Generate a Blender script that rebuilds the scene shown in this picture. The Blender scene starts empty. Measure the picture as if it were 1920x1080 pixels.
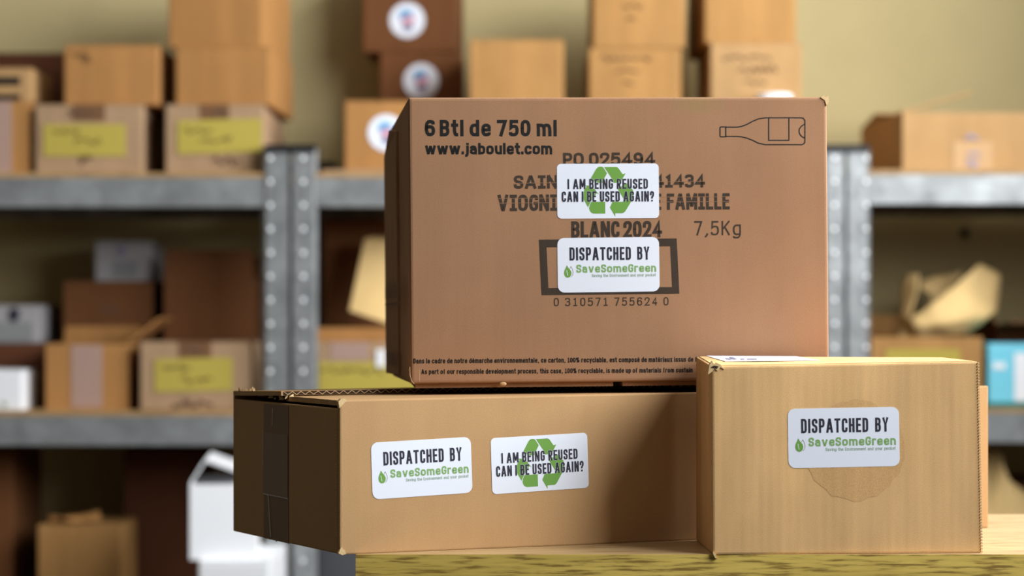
import bpy, bmesh, math, random
from mathutils import Vector, Matrix, noise

random.seed(7)
scene = bpy.context.scene
COL = scene.collection
R = math.radians

# ------------------------------------------------------------------ camera
F = 4170.0            # focal length in pixels of the 1920 wide frame
HY = 600.0            # row of the horizon
EYE = 1.10
cam_d = bpy.data.cameras.new('camera')
cam_d.sensor_fit = 'HORIZONTAL'
cam_d.sensor_width = 36.0
cam_d.lens = F / 1920.0 * 36.0
cam_d.shift_y = (HY - 540.0) / 1920.0
cam_d.clip_start = 0.05
cam_d.dof.use_dof = True
cam_d.dof.focus_distance = 1.76
cam_d.dof.aperture_fstop = 5.0
cam = bpy.data.objects.new('camera', cam_d)
COL.objects.link(cam)
cam.location = (0, 0, EYE)
cam.rotation_euler = (R(90), 0, 0)
scene.camera = cam

# ------------------------------------------------------------------ world, window light, exposure
w = bpy.data.worlds.new('world')
scene.world = w
w.use_nodes = True
w.node_tree.nodes['Background'].inputs[0].default_value = (0.62, 0.78, 1.0, 1)
w.node_tree.nodes['Background'].inputs[1].default_value = 1.0

ROOM = dict(x0=-2.6, x1=1.30, y0=-1.2, y1=4.30, z1=3.00)
WIN = dict(y0=0.35, y1=3.45, z0=1.35, z1=2.85)      # daylight window in the right wall
ld = bpy.data.lights.new('window_daylight', 'AREA')
ld.shape = 'RECTANGLE'
ld.size = WIN['y1'] - WIN['y0'] - 0.1
ld.size_y = WIN['z1'] - WIN['z0'] - 0.1
ld.energy = 164
ld.color = (0.95, 0.98, 1.0)
lo = bpy.data.objects.new('window_daylight', ld)
COL.objects.link(lo)
lo.location = (ROOM['x1'] - 0.03, (WIN['y0'] + WIN['y1']) / 2, (WIN['z0'] + WIN['z1']) / 2)
lo.rotation_euler = Matrix(((0, 0, 1), (1, 0, 0), (0, 1, 0))).to_euler()   # shines towards -x

vs = scene.view_settings
scene.display_settings.display_device = 'sRGB'
vs.view_transform = 'Standard'
vs.look = 'None'
vs.gamma = 1.0
vs.use_curve_mapping = False
vs.exposure = 0.0
try:
    scene.cycles.use_denoising = True
except Exception:
    pass


# ------------------------------------------------------------------ helpers
def P(px, py, D):
    return Vector(((px - 960.0) / F * D, D, EYE - (py - HY) / F * D))


def lin(c):
    return tuple(((v / 255.0) / 12.92 if v / 255.0 <= 0.04045 else (((v / 255.0) + 0.055) / 1.055) ** 2.4) for v in c)


def link(o, parent=None):
    COL.objects.link(o)
    if parent is not None:
        o.parent = parent
    return o


def mesh(name, verts, faces, mat, parent=None, loc=(0, 0, 0), smooth=False):
    me = bpy.data.meshes.new(name)
    me.from_pydata([tuple(v) for v in verts], [], faces)
    me.update()
    if mat:
        me.materials.append(mat)
    if smooth:
        for p in me.polygons:
            p.use_smooth = True
    o = bpy.data.objects.new(name, me)
    o.location = loc
    return link(o, parent)


def from_bm(name, bm, mat, parent=None, loc=(0, 0, 0), smooth=False):
    bmesh.ops.recalc_face_normals(bm, faces=bm.faces)
    me = bpy.data.meshes.new(name)
    bm.to_mesh(me)
    bm.free()
    if mat:
        me.materials.append(mat)
    if smooth:
        for p in me.polygons:
            p.use_smooth = True
    o = bpy.data.objects.new(name, me)
    o.location = loc
    return link(o, parent)


def thing(name, label, cat, loc=(0, 0, 0), rot=(0, 0, 0), group=None):
    o = bpy.data.objects.new(name, None)
    o.empty_display_size = 0.05
    o.location = loc
    o.rotation_euler = rot
    o['label'] = label
    o['category'] = cat
    if group:
        o['group'] = group
    return link(o)


def tag(o, label, cat, group=None):
    o['label'] = label
    o['category'] = cat
    if group:
        o['group'] = group
    return o


def hexa(bm, c):
    """c: 8 corners, bottom FL FR BR BL then top FL FR BR BL"""
    v = [bm.verts.new(tuple(p)) for p in c]
    fs = [(3, 2, 1, 0), (4, 5, 6, 7), (0, 1, 5, 4), (1, 2, 6, 5), (2, 3, 7, 6), (3, 0, 4, 7)]
    return v, [bm.faces.new([v[i] for i in f]) for f in fs]


def boxc(x0, x1, y0, y1, z0, z1):
    return [(x0, y0, z0), (x1, y0, z0), (x1, y1, z0), (x0, y1, z0), (x0, y0, z1), (x1, y0, z1), (x1, y1, z1), (x0, y1, z1)]


def bevel(bm, off, seg=2):
    bmesh.ops.bevel(bm, geom=list(bm.edges), offset=off, segments=seg, profile=0.6, affect='EDGES', clamp_overlap=True)


def slab(name, x0, x1, y0, y1, z0, z1, mat, parent=None, bev=0.0, loc=(0, 0, 0)):
    bm = bmesh.new()
    hexa(bm, boxc(x0, x1, y0, y1, z0, z1))
    if bev:
        bevel(bm, bev, 1)
    return from_bm(name, bm, mat, parent, loc)


def struct(o):
    o['kind'] = 'structure'
    return o


# ------------------------------------------------------------------ materials
def new_mat(name):
    m = bpy.data.materials.new(name)
    m.use_nodes = True
    nt = m.node_tree
    return m, nt, nt.nodes['Principled BSDF'], nt.nodes.new('ShaderNodeTexCoord')


def nd(nt, kind, **kw):
    n = nt.nodes.new(kind)
    for k, v in kw.items():
        setattr(n, k, v)
    return n


def noise_node(nt, vec, scale, detail=3.0, rough=0.55, stretch=(1, 1, 1)):
    mp = nd(nt, 'ShaderNodeMapping')
    mp.inputs['Scale'].default_value = stretch
    nt.links.new(vec, mp.inputs['Vector'])
    n = nd(nt, 'ShaderNodeTexNoise')
    n.inputs['Scale'].default_value = scale
    n.inputs['Detail'].default_value = detail
    n.inputs['Roughness'].default_value = rough
    nt.links.new(mp.outputs['Vector'], n.inputs['Vector'])
    return n


def ramp(nt, fac, stops):
    r = nd(nt, 'ShaderNodeValToRGB')
    el = r.color_ramp.elements
    while len(el) < len(stops):
        el.new(0.5)
    for e, (p, c) in zip(el, stops):
        e.position = p
        e.color = (*c, 1) if len(c) == 3 else c
    nt.links.new(fac, r.inputs['Fac'])
    return r


def mixc(nt, fac, a, b, mode='MIX'):
    m = nd(nt, 'ShaderNodeMix', data_type='RGBA', blend_type=mode)
    for sock, v in ((m.inputs[0], fac), (m.inputs[6], a), (m.inputs[7], b)):
        if hasattr(v, 'links'):
            nt.links.new(v, sock)
        elif isinstance(v, tuple):
            sock.default_value = (*v, 1) if len(v) == 3 else v
        else:
            sock.default_value = v
    return m.outputs[2]


def plain(name, rgb, rough=0.6, metal=0.0, spec=0.3):
    m, nt, b, tc = new_mat(name)
    b.inputs['Base Color'].default_value = (*lin(rgb), 1)
    b.inputs['Roughness'].default_value = rough
    b.inputs['Metallic'].default_value = metal
    b.inputs['Specular IOR Level'].default_value = spec
    return m


def cardboard(name, rgb, fibre=0.10, streak=0.06, flute=0.15, flute_freq=160.0, smudge=None, rough=0.82):
    """kraft board: fine fibre speckle, faint vertical streaks of the flutes, blotches of wear"""
    m, nt, b, tc = new_mat(name)
    v = tc.outputs['Object']
    base = lin(rgb)
    n1 = noise_node(nt, v, 1300, 3, 0.7)
    n2 = noise_node(nt, v, 26, 4, 0.6, (1, 1, 0.12))
    n3 = noise_node(nt, v, 9, 3, 0.6)
    dark = tuple(c * (1 - 2.2 * fibre) for c in base)
    lite = tuple(min(1, c * (1 + 1.6 * fibre)) for c in base)
    c1 = ramp(nt, n1.outputs['Fac'], [(0.32, dark), (0.5, base), (0.7, lite)]).outputs['Color']
    s = ramp(nt, n2.outputs['Fac'], [(0.3, (1 - 2 * streak,) * 3), (0.7, (1 + streak,) * 3)]).outputs['Color']
    c2 = mixc(nt, 1.0, c1, s, 'MULTIPLY')
    s3 = ramp(nt, n3.outputs['Fac'], [(0.35, (0.93, 0.92, 0.90)), (0.65, (1.0, 1.0, 1.0))]).outputs['Color']
    c3 = mixc(nt, 1.0, c2, s3, 'MULTIPLY')
    if smudge:
        (sx, sy, sz), (rx, rz), col = smudge
        mp = nd(nt, 'ShaderNodeMapping')
        mp.inputs['Location'].default_value = (-sx / rx, 0, -sz / rz)
        mp.inputs['Scale'].default_value = (1 / rx, 0, 1 / rz)
        nt.links.new(v, mp.inputs['Vector'])
        ln = nd(nt, 'ShaderNodeVectorMath', operation='LENGTH')
        nt.links.new(mp.outputs['Vector'], ln.inputs[0])
        nn = noise_node(nt, v, 70, 3, 0.6, (1, 1, 0.3))
        rr = ramp(nt, ln.outputs['Value'], [(0.0, (0.55,) * 3), (1.0, (0, 0, 0))])
        mm = nd(nt, 'ShaderNodeMath', operation='MULTIPLY')
        nt.links.new(rr.outputs['Color'], mm.inputs[0])
        nt.links.new(nn.outputs['Fac'], mm.inputs[1])
        c3 = mixc(nt, mm.outputs[0], c3, lin(col))
    nt.links.new(c3, b.inputs['Base Color'])
    b.inputs['Roughness'].default_value = rough
    b.inputs['Specular IOR Level'].default_value = 0.25
    # relief: flutes under the liner plus fibre
    wv = nd(nt, 'ShaderNodeTexWave', wave_type='BANDS', bands_direction='X')
    wv.inputs['Scale'].default_value = flute_freq / 6.283 * 2
    wv.inputs['Distortion'].default_value = 0.6
    nt.links.new(v, wv.inputs['Vector'])
    ad = nd(nt, 'ShaderNodeMath', operation='MULTIPLY_ADD')
    nt.links.new(wv.outputs['Fac'], ad.inputs[0])
    ad.inputs[1].default_value = flute
    nt.links.new(n1.outputs['Fac'], ad.inputs[2])
    bp = nd(nt, 'ShaderNodeBump')
    bp.inputs['Strength'].default_value = 0.12
    bp.inputs['Distance'].default_value = 0.0006
    nt.links.new(ad.outputs[0], bp.inputs['Height'])
    nt.links.new(bp.outputs['Normal'], b.inputs['Normal'])
    return m


def galvanised(name, rgb, rough=0.42, metal=0.45):
    m, nt, b, tc = new_mat(name)
    v = tc.outputs['Object']
    n = noise_node(nt, v, 14, 4, 0.6)
    vo = nd(nt, 'ShaderNodeTexVoronoi')
    vo.inputs['Scale'].default_value = 45
    nt.links.new(v, vo.inputs['Vector'])
    base = lin(rgb)
    c = ramp(nt, n.outputs['Fac'], [(0.3, tuple(k * 0.62 for k in base)), (0.7, tuple(min(1, k * 1.25) for k in base))]).outputs['Color']
    bw = nd(nt, 'ShaderNodeRGBToBW')
    nt.links.new(vo.outputs['Color'], bw.inputs[0])
    c2 = mixc(nt, 0.22, c, bw.outputs[0], 'SOFT_LIGHT')
    nt.links.new(c2, b.inputs['Base Color'])
    b.inputs['Metallic'].default_value = metal
    rr = ramp(nt, n.outputs['Fac'], [(0.3, (rough + 0.1,) * 3), (0.7, (rough - 0.06,) * 3)])
    nt.links.new(rr.outputs['Color'], b.inputs['Roughness'])
    return m


def oak(name, light, dark, dash=True, rough=0.45):
    m, nt, b, tc = new_mat(name)
    v = tc.outputs['Object']
    n1 = noise_node(nt, v, 280, 3, 0.6, (0.11, 1.3, 1.5))
    n2 = noise_node(nt, v, 30, 3, 0.6, (0.15, 1.2, 2.0))
    c = ramp(nt, n1.outputs['Fac'], [(0.36, lin(dark)), (0.5, lin(light)), (0.75, tuple(min(1, k * 1.15) for k in lin(light)))]).outputs['Color']
    s = ramp(nt, n2.outputs['Fac'], [(0.3, (0.82, 0.80, 0.74)), (0.65, (1, 1, 1))]).outputs['Color']
    c = mixc(nt, 1.0, c, s, 'MULTIPLY')
    nt.links.new(c, b.inputs['Base Color'])
    b.inputs['Roughness'].default_value = rough
    return m


def painted(name, rgb, var=0.06, rough=0.85):
    m, nt, b, tc = new_mat(name)
    v = tc.outputs['Object']
    n = noise_node(nt, v, 3.5, 4, 0.6)
    base = lin(rgb)
    c = ramp(nt, n.outputs['Fac'], [(0.3, tuple(k * (1 - var) for k in base)), (0.7, tuple(min(1, k * (1 + var)) for k in base))]).outputs['Color']
    nt.links.new(c, b.inputs['Base Color'])
    b.inputs['Roughness'].default_value = rough
    b.inputs['Specular IOR Level'].default_value = 0.2
    n2 = noise_node(nt, v, 180, 2, 0.5)
    bp = nd(nt, 'ShaderNodeBump')
    bp.inputs['Strength'].default_value = 0.08
    bp.inputs['Distance'].default_value = 0.002
    nt.links.new(n2.outputs['Fac'], bp.inputs['Height'])
    nt.links.new(bp.outputs['Normal'], b.inputs['Normal'])
    return m


def glassy(name):
    m, nt, b, tc = new_mat(name)
    b.inputs['Base Color'].default_value = (0.95, 0.98, 1.0, 1)
    b.inputs['Roughness'].default_value = 0.02
    b.inputs['Transmission Weight'].default_value = 1.0
    b.inputs['IOR'].default_value = 1.1
    return m


M = {}
M['wall'] = painted('wall_paint', (192, 175, 128))
M['ceiling'] = painted('ceiling_paint', (150, 148, 144))
M['plain_wall'] = painted('side_wall_paint', (92, 86, 76))
M['floor'] = painted('floor_concrete', (66, 62, 58), 0.12, 0.7)
M['steel'] = galvanised('galvanised_steel', (150, 152, 152))
M['lit_hole_dot'] = galvanised('lit_hole_bright', (236, 238, 240), 0.3, 0.25)  # bright tone stands in for light in the punched post holes
M['cap'] = plain('black_plastic', (22, 22, 24), 0.5)
M['chip'] = oak('chipboard_shelf', (176, 140, 92), (140, 106, 64), rough=0.7)
M['oak_top'] = oak('oak_laminate_top', (190, 160, 116), (164, 130, 88), rough=0.4)
M['oak_edge'] = oak('oak_edge_band', (220, 190, 96), (146, 116, 50), rough=0.5)
M['metal_leg'] = plain('grey_leg_paint', (70, 72, 74), 0.5, 0.3)
M['wine'] = cardboard('wine_carton_board', (165, 123, 91), 0.075, 0.035, smudge=((0.236, 0, 0.226), (0.028, 0.012), (120, 124, 60)))
M['wine_dark'] = cardboard('wine_carton_flap_board', (166, 124, 91), 0.08, 0.05)
M['long'] = cardboard('long_carton_board', (190, 150, 104), 0.07, 0.03)
M['long_side'] = M['long']
M['right'] = cardboard('corrugated_carton_board', (224, 180, 124), 0.07, 0.11, 0.5, 140)
M['torn'] = cardboard('torn_board_fibre', (222, 190, 140), 0.12, 0.05)
M['gap_shade'] = plain('board_gap_shade', (52, 38, 26), 0.9)  # dark tone painted in for shade inside the flutes and the tear
M['flute'] = plain('flute_paper', (200, 164, 116), 0.85)
M['kraft'] = cardboard('bright_kraft_board', (176, 130, 76), 0.05, 0.08)
M['kraft_o'] = cardboard('orange_kraft_board', (174, 124, 71), 0.05, 0.06)
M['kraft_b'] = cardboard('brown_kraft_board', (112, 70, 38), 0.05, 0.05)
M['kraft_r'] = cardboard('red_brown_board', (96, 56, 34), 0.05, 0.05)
M['kraft_g'] = cardboard('grey_tan_board', (172, 140, 108), 0.06, 0.06)
M['kraft_p'] = cardboard('pale_kraft_board', (180, 141, 94), 0.05, 0.05)
M['paper'] = cardboard('kraft_paper', (232, 196, 134), 0.05, 0.04)
M['tape_pink'] = plain('buff_tape', (168, 138, 124), 0.35, spec=0.5)
M['tape_brown'] = plain('brown_tape', (118, 84, 58), 0.32, spec=0.5)
M['tape_clear'] = plain('clear_tape_over_board', (184, 145, 98), 0.5, spec=0.3)
M['tape_shine'] = plain('brown_tape_sheen', (134, 106, 90), 0.4, spec=0.5)  # lighter tone paints the gloss of the brown tape
M['yellow'] = painted('yellow_paper', (176, 158, 72), 0.05)
M['white'] = plain('white_board', (238, 238, 240), 0.55)
M['white_print'] = plain('greyish_white_board', (166, 162, 162), 0.5)
M['sticker'] = plain('white_sticker', (232, 236, 246), 0.35, spec=0.4)
M['ink'] = plain('black_ink', (24, 22, 20), 0.6)
M['stamp'] = cardboard('faded_black_stamp_ink', (66, 54, 44), 0.14, 0.08)
M['faint'] = plain('faint_brown_ink', (104, 78, 58), 0.8)
M['navy'] = plain('dark_navy_ink', (52, 50, 62), 0.45)
M['green'] = plain('leaf_green_ink', (112, 160, 72), 0.45)
M['green2'] = plain('pale_green_ink', (132, 172, 106), 0.45)
M['grey_ink'] = plain('grey_green_ink', (150, 172, 150), 0.5)
M['grey_print'] = plain('grey_print', (140, 140, 140), 0.5)
M['charcoal'] = plain('gap_darkening_board', (74, 74, 78), 0.6)
M['blue'] = plain('logo_blue', (110, 165, 205), 0.5)
M['pink'] = plain('logo_pink', (222, 150, 165), 0.5)
M['violet'] = plain('logo_violet', (140, 135, 160), 0.5)
M['pen'] = plain('marker_pen', (90, 66, 44), 0.8)
M['cyan'] = plain('light_blue_box', (120, 205, 225), 0.5)
M['teal'] = plain('dark_teal_base', (30, 110, 105), 0.5)
M['frame_white'] = plain('window_frame_white', (235, 235, 232), 0.5)
M['glass'] = glassy('window_glass')
M['stain'] = cardboard('glue_mark', (214, 169, 114), 0.10, 0.10, 0.5, 140, rough=0.6)
M['leaf'] = plain('green_scrap', (90, 120, 60), 0.7)

# ------------------------------------------------------------------ lettering
# stroke lettering (tall condensed capitals); a third value of 1 marks a rounded corner
GL = {
    'A': (.50, [[(0, 0), (.44, 1), (.56, 1), (1, 0)], [(.16, .26), (.84, .26)]]),
    'B': (.36, [[(0, .5), (0, 1), (.97, 1, 1), (.97, .53, 1), (0, .53)], [(0, .53), (1, .53, 1), (1, 0, 1), (0, 0), (0, .6)]]),
    'C': (.36, [[(1, .68), (1, 1, 1), (0, 1, 1), (0, 0, 1), (1, 0, 1), (1, .32)]]),
    'D': (.36, [[(0, .5), (0, 1), (1, 1, 1), (1, 0, 1), (0, 0), (0, .55)]]),
    'E': (.30, [[(1, 1), (0, 1), (0, 0), (1, 0)], [(0, .52), (.85, .52)]]),
    'F': (.30, [[(1, 1), (0, 1), (0, 0)], [(0, .52), (.85, .52)]]),
    'G': (.36, [[(1, .70), (1, 1, 1), (0, 1, 1), (0, 0, 1), (1, 0, 1), (1, .47), (.5, .47)]]),
    'H': (.36, [[(0, 0), (0, 1)], [(1, 0), (1, 1)], [(0, .52), (1, .52)]]),
    'I': (.001, [[(.5, 0), (.5, 1)]]),
    '|': (.26, [[(.5, 0), (.5, 1)], [(0, 0), (1, 0)], [(0, 1), (1, 1)]]),
    'K': (.42, [[(0, 0), (0, 1)], [(1, 1), (.05, .42)], [(.35, .58), (1, 0)]]),
    'L': (.30, [[(0, 1), (0, 0), (1, 0)]]),
    'M': (.56, [[(0, 0), (0, 1)], [(.02, 1), (.47, .22), (.53, .22), (.98, 1)], [(1, 0), (1, 1)]]),
    'N': (.42, [[(0, 0), (0, 1)], [(0, 1), (1, 0)], [(1, 0), (1, 1)]]),
    'O': (.42, [[(0, .45), (0, 1, 1), (1, 1, 1), (1, 0, 1), (0, 0, 1), (0, .55)]]),
    'P': (.36, [[(0, 0), (0, 1), (1, 1, 1), (1, .44, 1), (0, .44)]]),
    'R': (.36, [[(0, 0), (0, 1), (1, 1, 1), (1, .48, 1), (0, .48)], [(.45, .48), (1, 0)]]),
    'S': (.36, [[(1, .70), (1, 1, 1), (0, 1, 1), (0, .56, 1), (1, .46, 1), (1, 0, 1), (0, 0, 1), (0, .30)]]),
    'T': (.38, [[(0, 1), (1, 1)], [(.5, 0), (.5, 1)]]),
    'U': (.36, [[(0, 1), (0, 0, 1), (1, 0, 1), (1, 1)]]),
    'V': (.50, [[(0, 1), (.45, 0), (.55, 0), (1, 1)]]),
    'Y': (.44, [[(0, 1), (.5, .45), (1, 1)], [(.5, .5), (.5, 0)]]),
    '?': (.34, [[(0, .72), (0, 1, 1), (1, 1, 1), (1, .56, 1), (.5, .42), (.5, .24)], [(.5, 0), (.5, .10)]]),
    ' ': (.16, []),
    'a': (.36, [[(.04, .52), (.04, .72, 1), (.95, .72, 1), (.95, 0)], [(.95, .42), (0, .42, 1), (0, 0, 1), (.95, 0, 1), (.95, .25)]]),
    'b': (.36, [[(0, 0), (0, 1)], [(0, .5), (0, .72, 1), (1, .72, 1), (1, 0, 1), (0, 0, 1), (0, .25)]]),
    'c': (.35, [[(1, .48), (1, .72, 1), (0, .72, 1), (0, 0, 1), (1, 0, 1), (1, .24)]]),
    'd': (.36, [[(1, 0), (1, 1)], [(1, .5), (1, .72, 1), (0, .72, 1), (0, 0, 1), (1, 0, 1), (1, .25)]]),
    'e': (.36, [[(0, .36), (1, .36), (1, .72, 1), (0, .72, 1), (0, 0, 1), (1, 0, 1), (1, .18)]]),
    'g': (.38, [[(1, .50), (1, .72, 1), (0, .72, 1), (0, 0, 1), (1, 0, 1), (1, .25)], [(1, .72), (1, -.26, 1), (0, -.26, 1), (0, -.14)]]),
    'j': (.10, [[(1, .72), (1, -.26, 1), (-.9, -.26)], [(1, .92), (1, 1)]]),
    'l': (.001, [[(.5, 0), (.5, 1)]]),
    'm': (.66, [[(0, 0), (0, .72)], [(0, .45), (0, .72, 1), (.5, .72, 1), (.5, 0)], [(.5, .45), (.5, .72, 1), (1, .72, 1), (1, 0)]]),
    'n': (.36, [[(0, 0), (0, .72)], [(0, .45), (0, .72, 1), (1, .72, 1), (1, 0)]]),
    'o': (.38, [[(0, .34), (0, .72, 1), (1, .72, 1), (1, 0, 1), (0, 0, 1), (0, .38)]]),
    'r': (.22, [[(0, 0), (0, .72)], [(0, .45), (0, .72, 1), (1, .72)]]),
    't': (.20, [[(.4, 1), (.4, 0, 1), (1, 0)], [(-.1, .72), (1, .72)]]),
    'u': (.36, [[(0, .72), (0, 0, 1), (1, 0, 1), (1, .3)], [(1, 0), (1, .72)]]),
    'v': (.42, [[(0, .72), (.44, 0), (.56, 0), (1, .72)]]),
    'w': (.66, [[(0, .72), (.22, 0), (.29, 0), (.47, .68), (.53, .68), (.71, 0), (.78, 0), (1, .72)]]),
    'f': (.24, [[(1.1, 1), (.35, 1, 1), (.35, 0)], [(-.1, .72), (1, .72)]]),
    'h': (.36, [[(0, 0), (0, 1)], [(0, .45), (0, .72, 1), (1, .72, 1), (1, 0)]]),
    'i': (.001, [[(.5, 0), (.5, .72)], [(.5, .94), (.5, 1)]]),
    'k': (.36, [[(0, 0), (0, 1)], [(1, .72), (0, .28)], [(.3, .42), (1, 0)]]),
    'p': (.36, [[(0, -.26), (0, .72)], [(0, .5), (0, .72, 1), (1, .72, 1), (1, 0, 1), (0, 0, 1), (0, .25)]]),
    's': (.32, [[(1, .54), (1, .72, 1), (0, .72, 1), (0, .40, 1), (1, .32, 1), (1, 0, 1), (0, 0, 1), (0, .18)]]),
    'x': (.36, [[(0, 0), (1, .72)], [(0, .72), (1, 0)]]),
    'y': (.38, [[(0, .72), (.5, 0)], [(1, .72), (.35, -.26)]]),
    '%': (.60, [[(0, .8), (0, 1, 1), (.36, 1, 1), (.36, .55, 1), (0, .55, 1), (0, .82)], [(.64, .25), (.64, .45, 1), (1, .45, 1), (1, 0, 1), (.64, 0, 1), (.64, .27)], [(.22, 0), (.78, 1)]]),
    '\u00e9': (.36, [[(0, .36), (1, .36), (1, .72, 1), (0, .72, 1), (0, 0, 1), (1, 0, 1), (1, .18)], [(.35, .92), (.75, 1.08)]]),
    '.': (.001, [[(.5, 0), (.5, .06)]]),
    ',': (.10, [[(.9, .10), (.9, .0), (-.3, -.20)]]),
    '0': (.38, [[(0, .45), (0, 1, 1), (1, 1, 1), (1, 0, 1), (0, 0, 1), (0, .55)]]),
    '1': (.30, [[(.0, .80), (.55, 1), (.55, 0)], [(0, 0), (1, 0)]]),
    '2': (.38, [[(0, .72), (0, 1, 1), (1, 1, 1), (1, .58, 1), (0, 0), (1, 0)]]),
    '3': (.38, [[(0, .78), (0, 1, 1), (.97, 1, 1), (.97, .53, 1), (.3, .53)], [(.3, .53), (1, .53, 1), (1, 0, 1), (0, 0, 1), (0, .22)]]),
    '4': (.44, [[(.74, 0), (.74, 1), (0, .27), (1.0, .27)]]),
    '5': (.38, [[(.92, 1), (.12, 1), (.06, .52), (.3, .63), (1, .63, 1), (1, 0, 1), (0, 0, 1), (0, .2)]]),
    '6': (.38, [[(.96, .78), (.96, 1, 1), (0, 1, 1), (0, 0, 1), (1, 0, 1), (1, .60, 1), (0, .60, 1), (0, .35)]]),
    '7': (.38, [[(0, 1), (1, 1), (.30, 0)]]),
    '9': (.38, [[(.04, .22), (.04, 0, 1), (1, 0, 1), (1, 1, 1), (0, 1, 1), (0, .40, 1), (1, .40, 1), (1, .65)]]),
}


def ribbon(pts, hw, verts, faces, closed=False):
    pts = [Vector((p[0], p[1])) for p in pts]
    n = len(pts)
    L, Rr = [], []
    for i in range(n):
        a = pts[i - 1] if (i > 0 or closed) else None
        b = pts[(i + 1) % n] if (i < n - 1 or closed) else None
        d1 = (pts[i] - a).normalized() if a is not None and (pts[i] - a).length > 1e-9 else None
        d2 = (b - pts[i]).normalized() if b is not None and (b - pts[i]).length > 1e-9 else None
        if d1 is None:
            d1 = d2
        if d2 is None:
            d2 = d1
        t = d1 + d2
        if t.length < 1e-6:
            t = d1
        t.normalize()
        nn = Vector((-t.y, t.x))
        c = max(0.5, nn.dot(Vector((-d1.y, d1.x))))
        L.append(pts[i] + nn * hw / c)
        Rr.append(pts[i] - nn * hw / c)
    k = len(verts)
    for a, b in zip(L, Rr):
        verts.append((a.x, a.y)); verts.append((b.x, b.y))
    for i in range(n if closed else n - 1):
        j = (i + 1) % n
        faces.append((k + 2 * i, k + 2 * i + 1, k + 2 * j + 1, k + 2 * j))


def round_poly(pts, r):
    out = []
    n = len(pts)
    for i, p in enumerate(pts):
        q = Vector((p[0], p[1]))
        if len(p) > 2 and p[2] and 0 < i < n - 1:
            a = Vector(pts[i - 1][:2]); b = Vector(pts[i + 1][:2])
            la, lb = (a - q).length, (b - q).length
            ra, rb = min(r, la * 0.49), min(r, lb * 0.49)
            s = q + (a - q).normalized() * ra
            e = q + (b - q).normalized() * rb
            for t in (0, .25, .5, .75, 1):
                out.append(tuple(s * (1 - t) ** 2 + q * 2 * t * (1 - t) + e * t * t))
        else:
            out.append((q.x, q.y))
    return out


def stroke_text(s, x0, x1, z0, z1, weight, gap=0.15, extra=0.0, rad=1.15, slope=0.0, sp=0.16, mono=None):
    """flat verts/faces of s: z0 base line, z1 cap line, x0..x1 outer width; extra widens the stroke (outlines)"""
    h = z1 - z0
    st = weight * h
    wid = lambda c: (sp if c == ' ' else (mono if mono else GL[c][0]))
    fixed = st * sum(1 for c in s if c != ' ')
    flex = sum(wid(c) for c in s) + gap * (len(s) - 1)
    k = ((x1 - x0) - fixed) / flex
    verts, faces = [], []
    x = x0
    lay = 0
    for ch in s:
        wd = wid(ch) * k
        gw, gx = wd, x + st / 2
        if mono and ch != ' ':
            gw = min(wd, wd * GL[ch][0] / .38)
            gx += (wd - gw) / 2
        for pl in GL[ch][1]:
            pts = []
            n = len(pl)
            for j, p in enumerate(pl):
                qx, qz = gx + p[0] * gw, z0 + st / 2 + p[1] * (h - st)
                if j in (0, n - 1):
                    o = pl[1] if j == 0 else pl[n - 2]
                    dx, dy = (p[0] - o[0]) * gw, (p[1] - o[1]) * h
                    if abs(dy) > abs(dx) * .6:
                        if p[1] in (0, 1, .72, .06, -.26):
                            qz += st / 2 * (1 if dy > 0 else -1) * (1 if p[1] else 1)
                    elif abs(dy) < 1e-6 and ch in 'EFLT72|1r5t4':
                        qx += st / 2 * (1 if dx > 0 else -1)
                pts.append((qx, qz, p[2] if len(p) > 2 else 0))
            lay += 1
            v2 = []
            f2 = []
            ribbon(round_poly(pts, st * rad), st / 2 + extra, v2, f2)
            k0 = len(verts)
            verts += [(a, b, lay % 4) for a, b in v2]
            faces += [tuple(i + k0 for i in q) for q in f2]
        x += wd + (st if ch != ' ' else 0) + gap * k
    if slope:
        verts = [(a, b + (a - x0) / (x1 - x0) * slope, c) for a, b, c in verts]
    return verts, faces


def front_flat(name, v2, fs, y, mat, parent, rotm=None):
    """flat print standing in the local xz plane at depth y, facing -y"""
    o = mesh(name, [(p[0], y - (p[2] * 8e-6 if len(p) > 2 else 0), p[1]) for p in v2], fs, mat, parent)
    me = o.data
    bm = bmesh.new()
    bm.from_mesh(me)
    for f in bm.faces:
        if f.normal.y > 0:
            f.normal_flip()
    bm.to_mesh(me)
    bm.free()
    return o


def rrect(x0, x1, z0, z1, r, seg=5):
    pts = []
    for cx, cz, a0 in ((x1 - r, z1 - r, 0), (x0 + r, z1 - r, 90), (x0 + r, z0 + r, 180), (x1 - r, z0 + r, 270)):
        for i in range(seg + 1):
            a = R(a0 + 90 * i / seg)
            pts.append((cx + r * math.cos(a), cz + r * math.sin(a)))
    return pts


def prism_xz(name, pts, y0, y1, mat, parent):
    """outline in xz given thickness from y0 (front) to y1"""
    n = len(pts)
    verts = [(x, y0, z) for x, z in pts] + [(x, y1, z) for x, z in pts]
    faces = [tuple(range(n)), tuple(range(2 * n - 1, n - 1, -1))] + [(i, i + n, (i + 1) % n + n, (i + 1) % n) for i in range(n)]
    bm = bmesh.new()
    vv = [bm.verts.new(v) for v in verts]
    for f in faces:
        bm.faces.new([vv[i] for i in f])
    return from_bm(name, bm, mat, parent)


def disc_pts(cx, cz, rx, rz=None, n=28):
    rz = rz or rx
    return [(cx + rx * math.cos(2 * math.pi * i / n), cz + rz * math.sin(2 * math.pi * i / n)) for i in range(n)]


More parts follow.
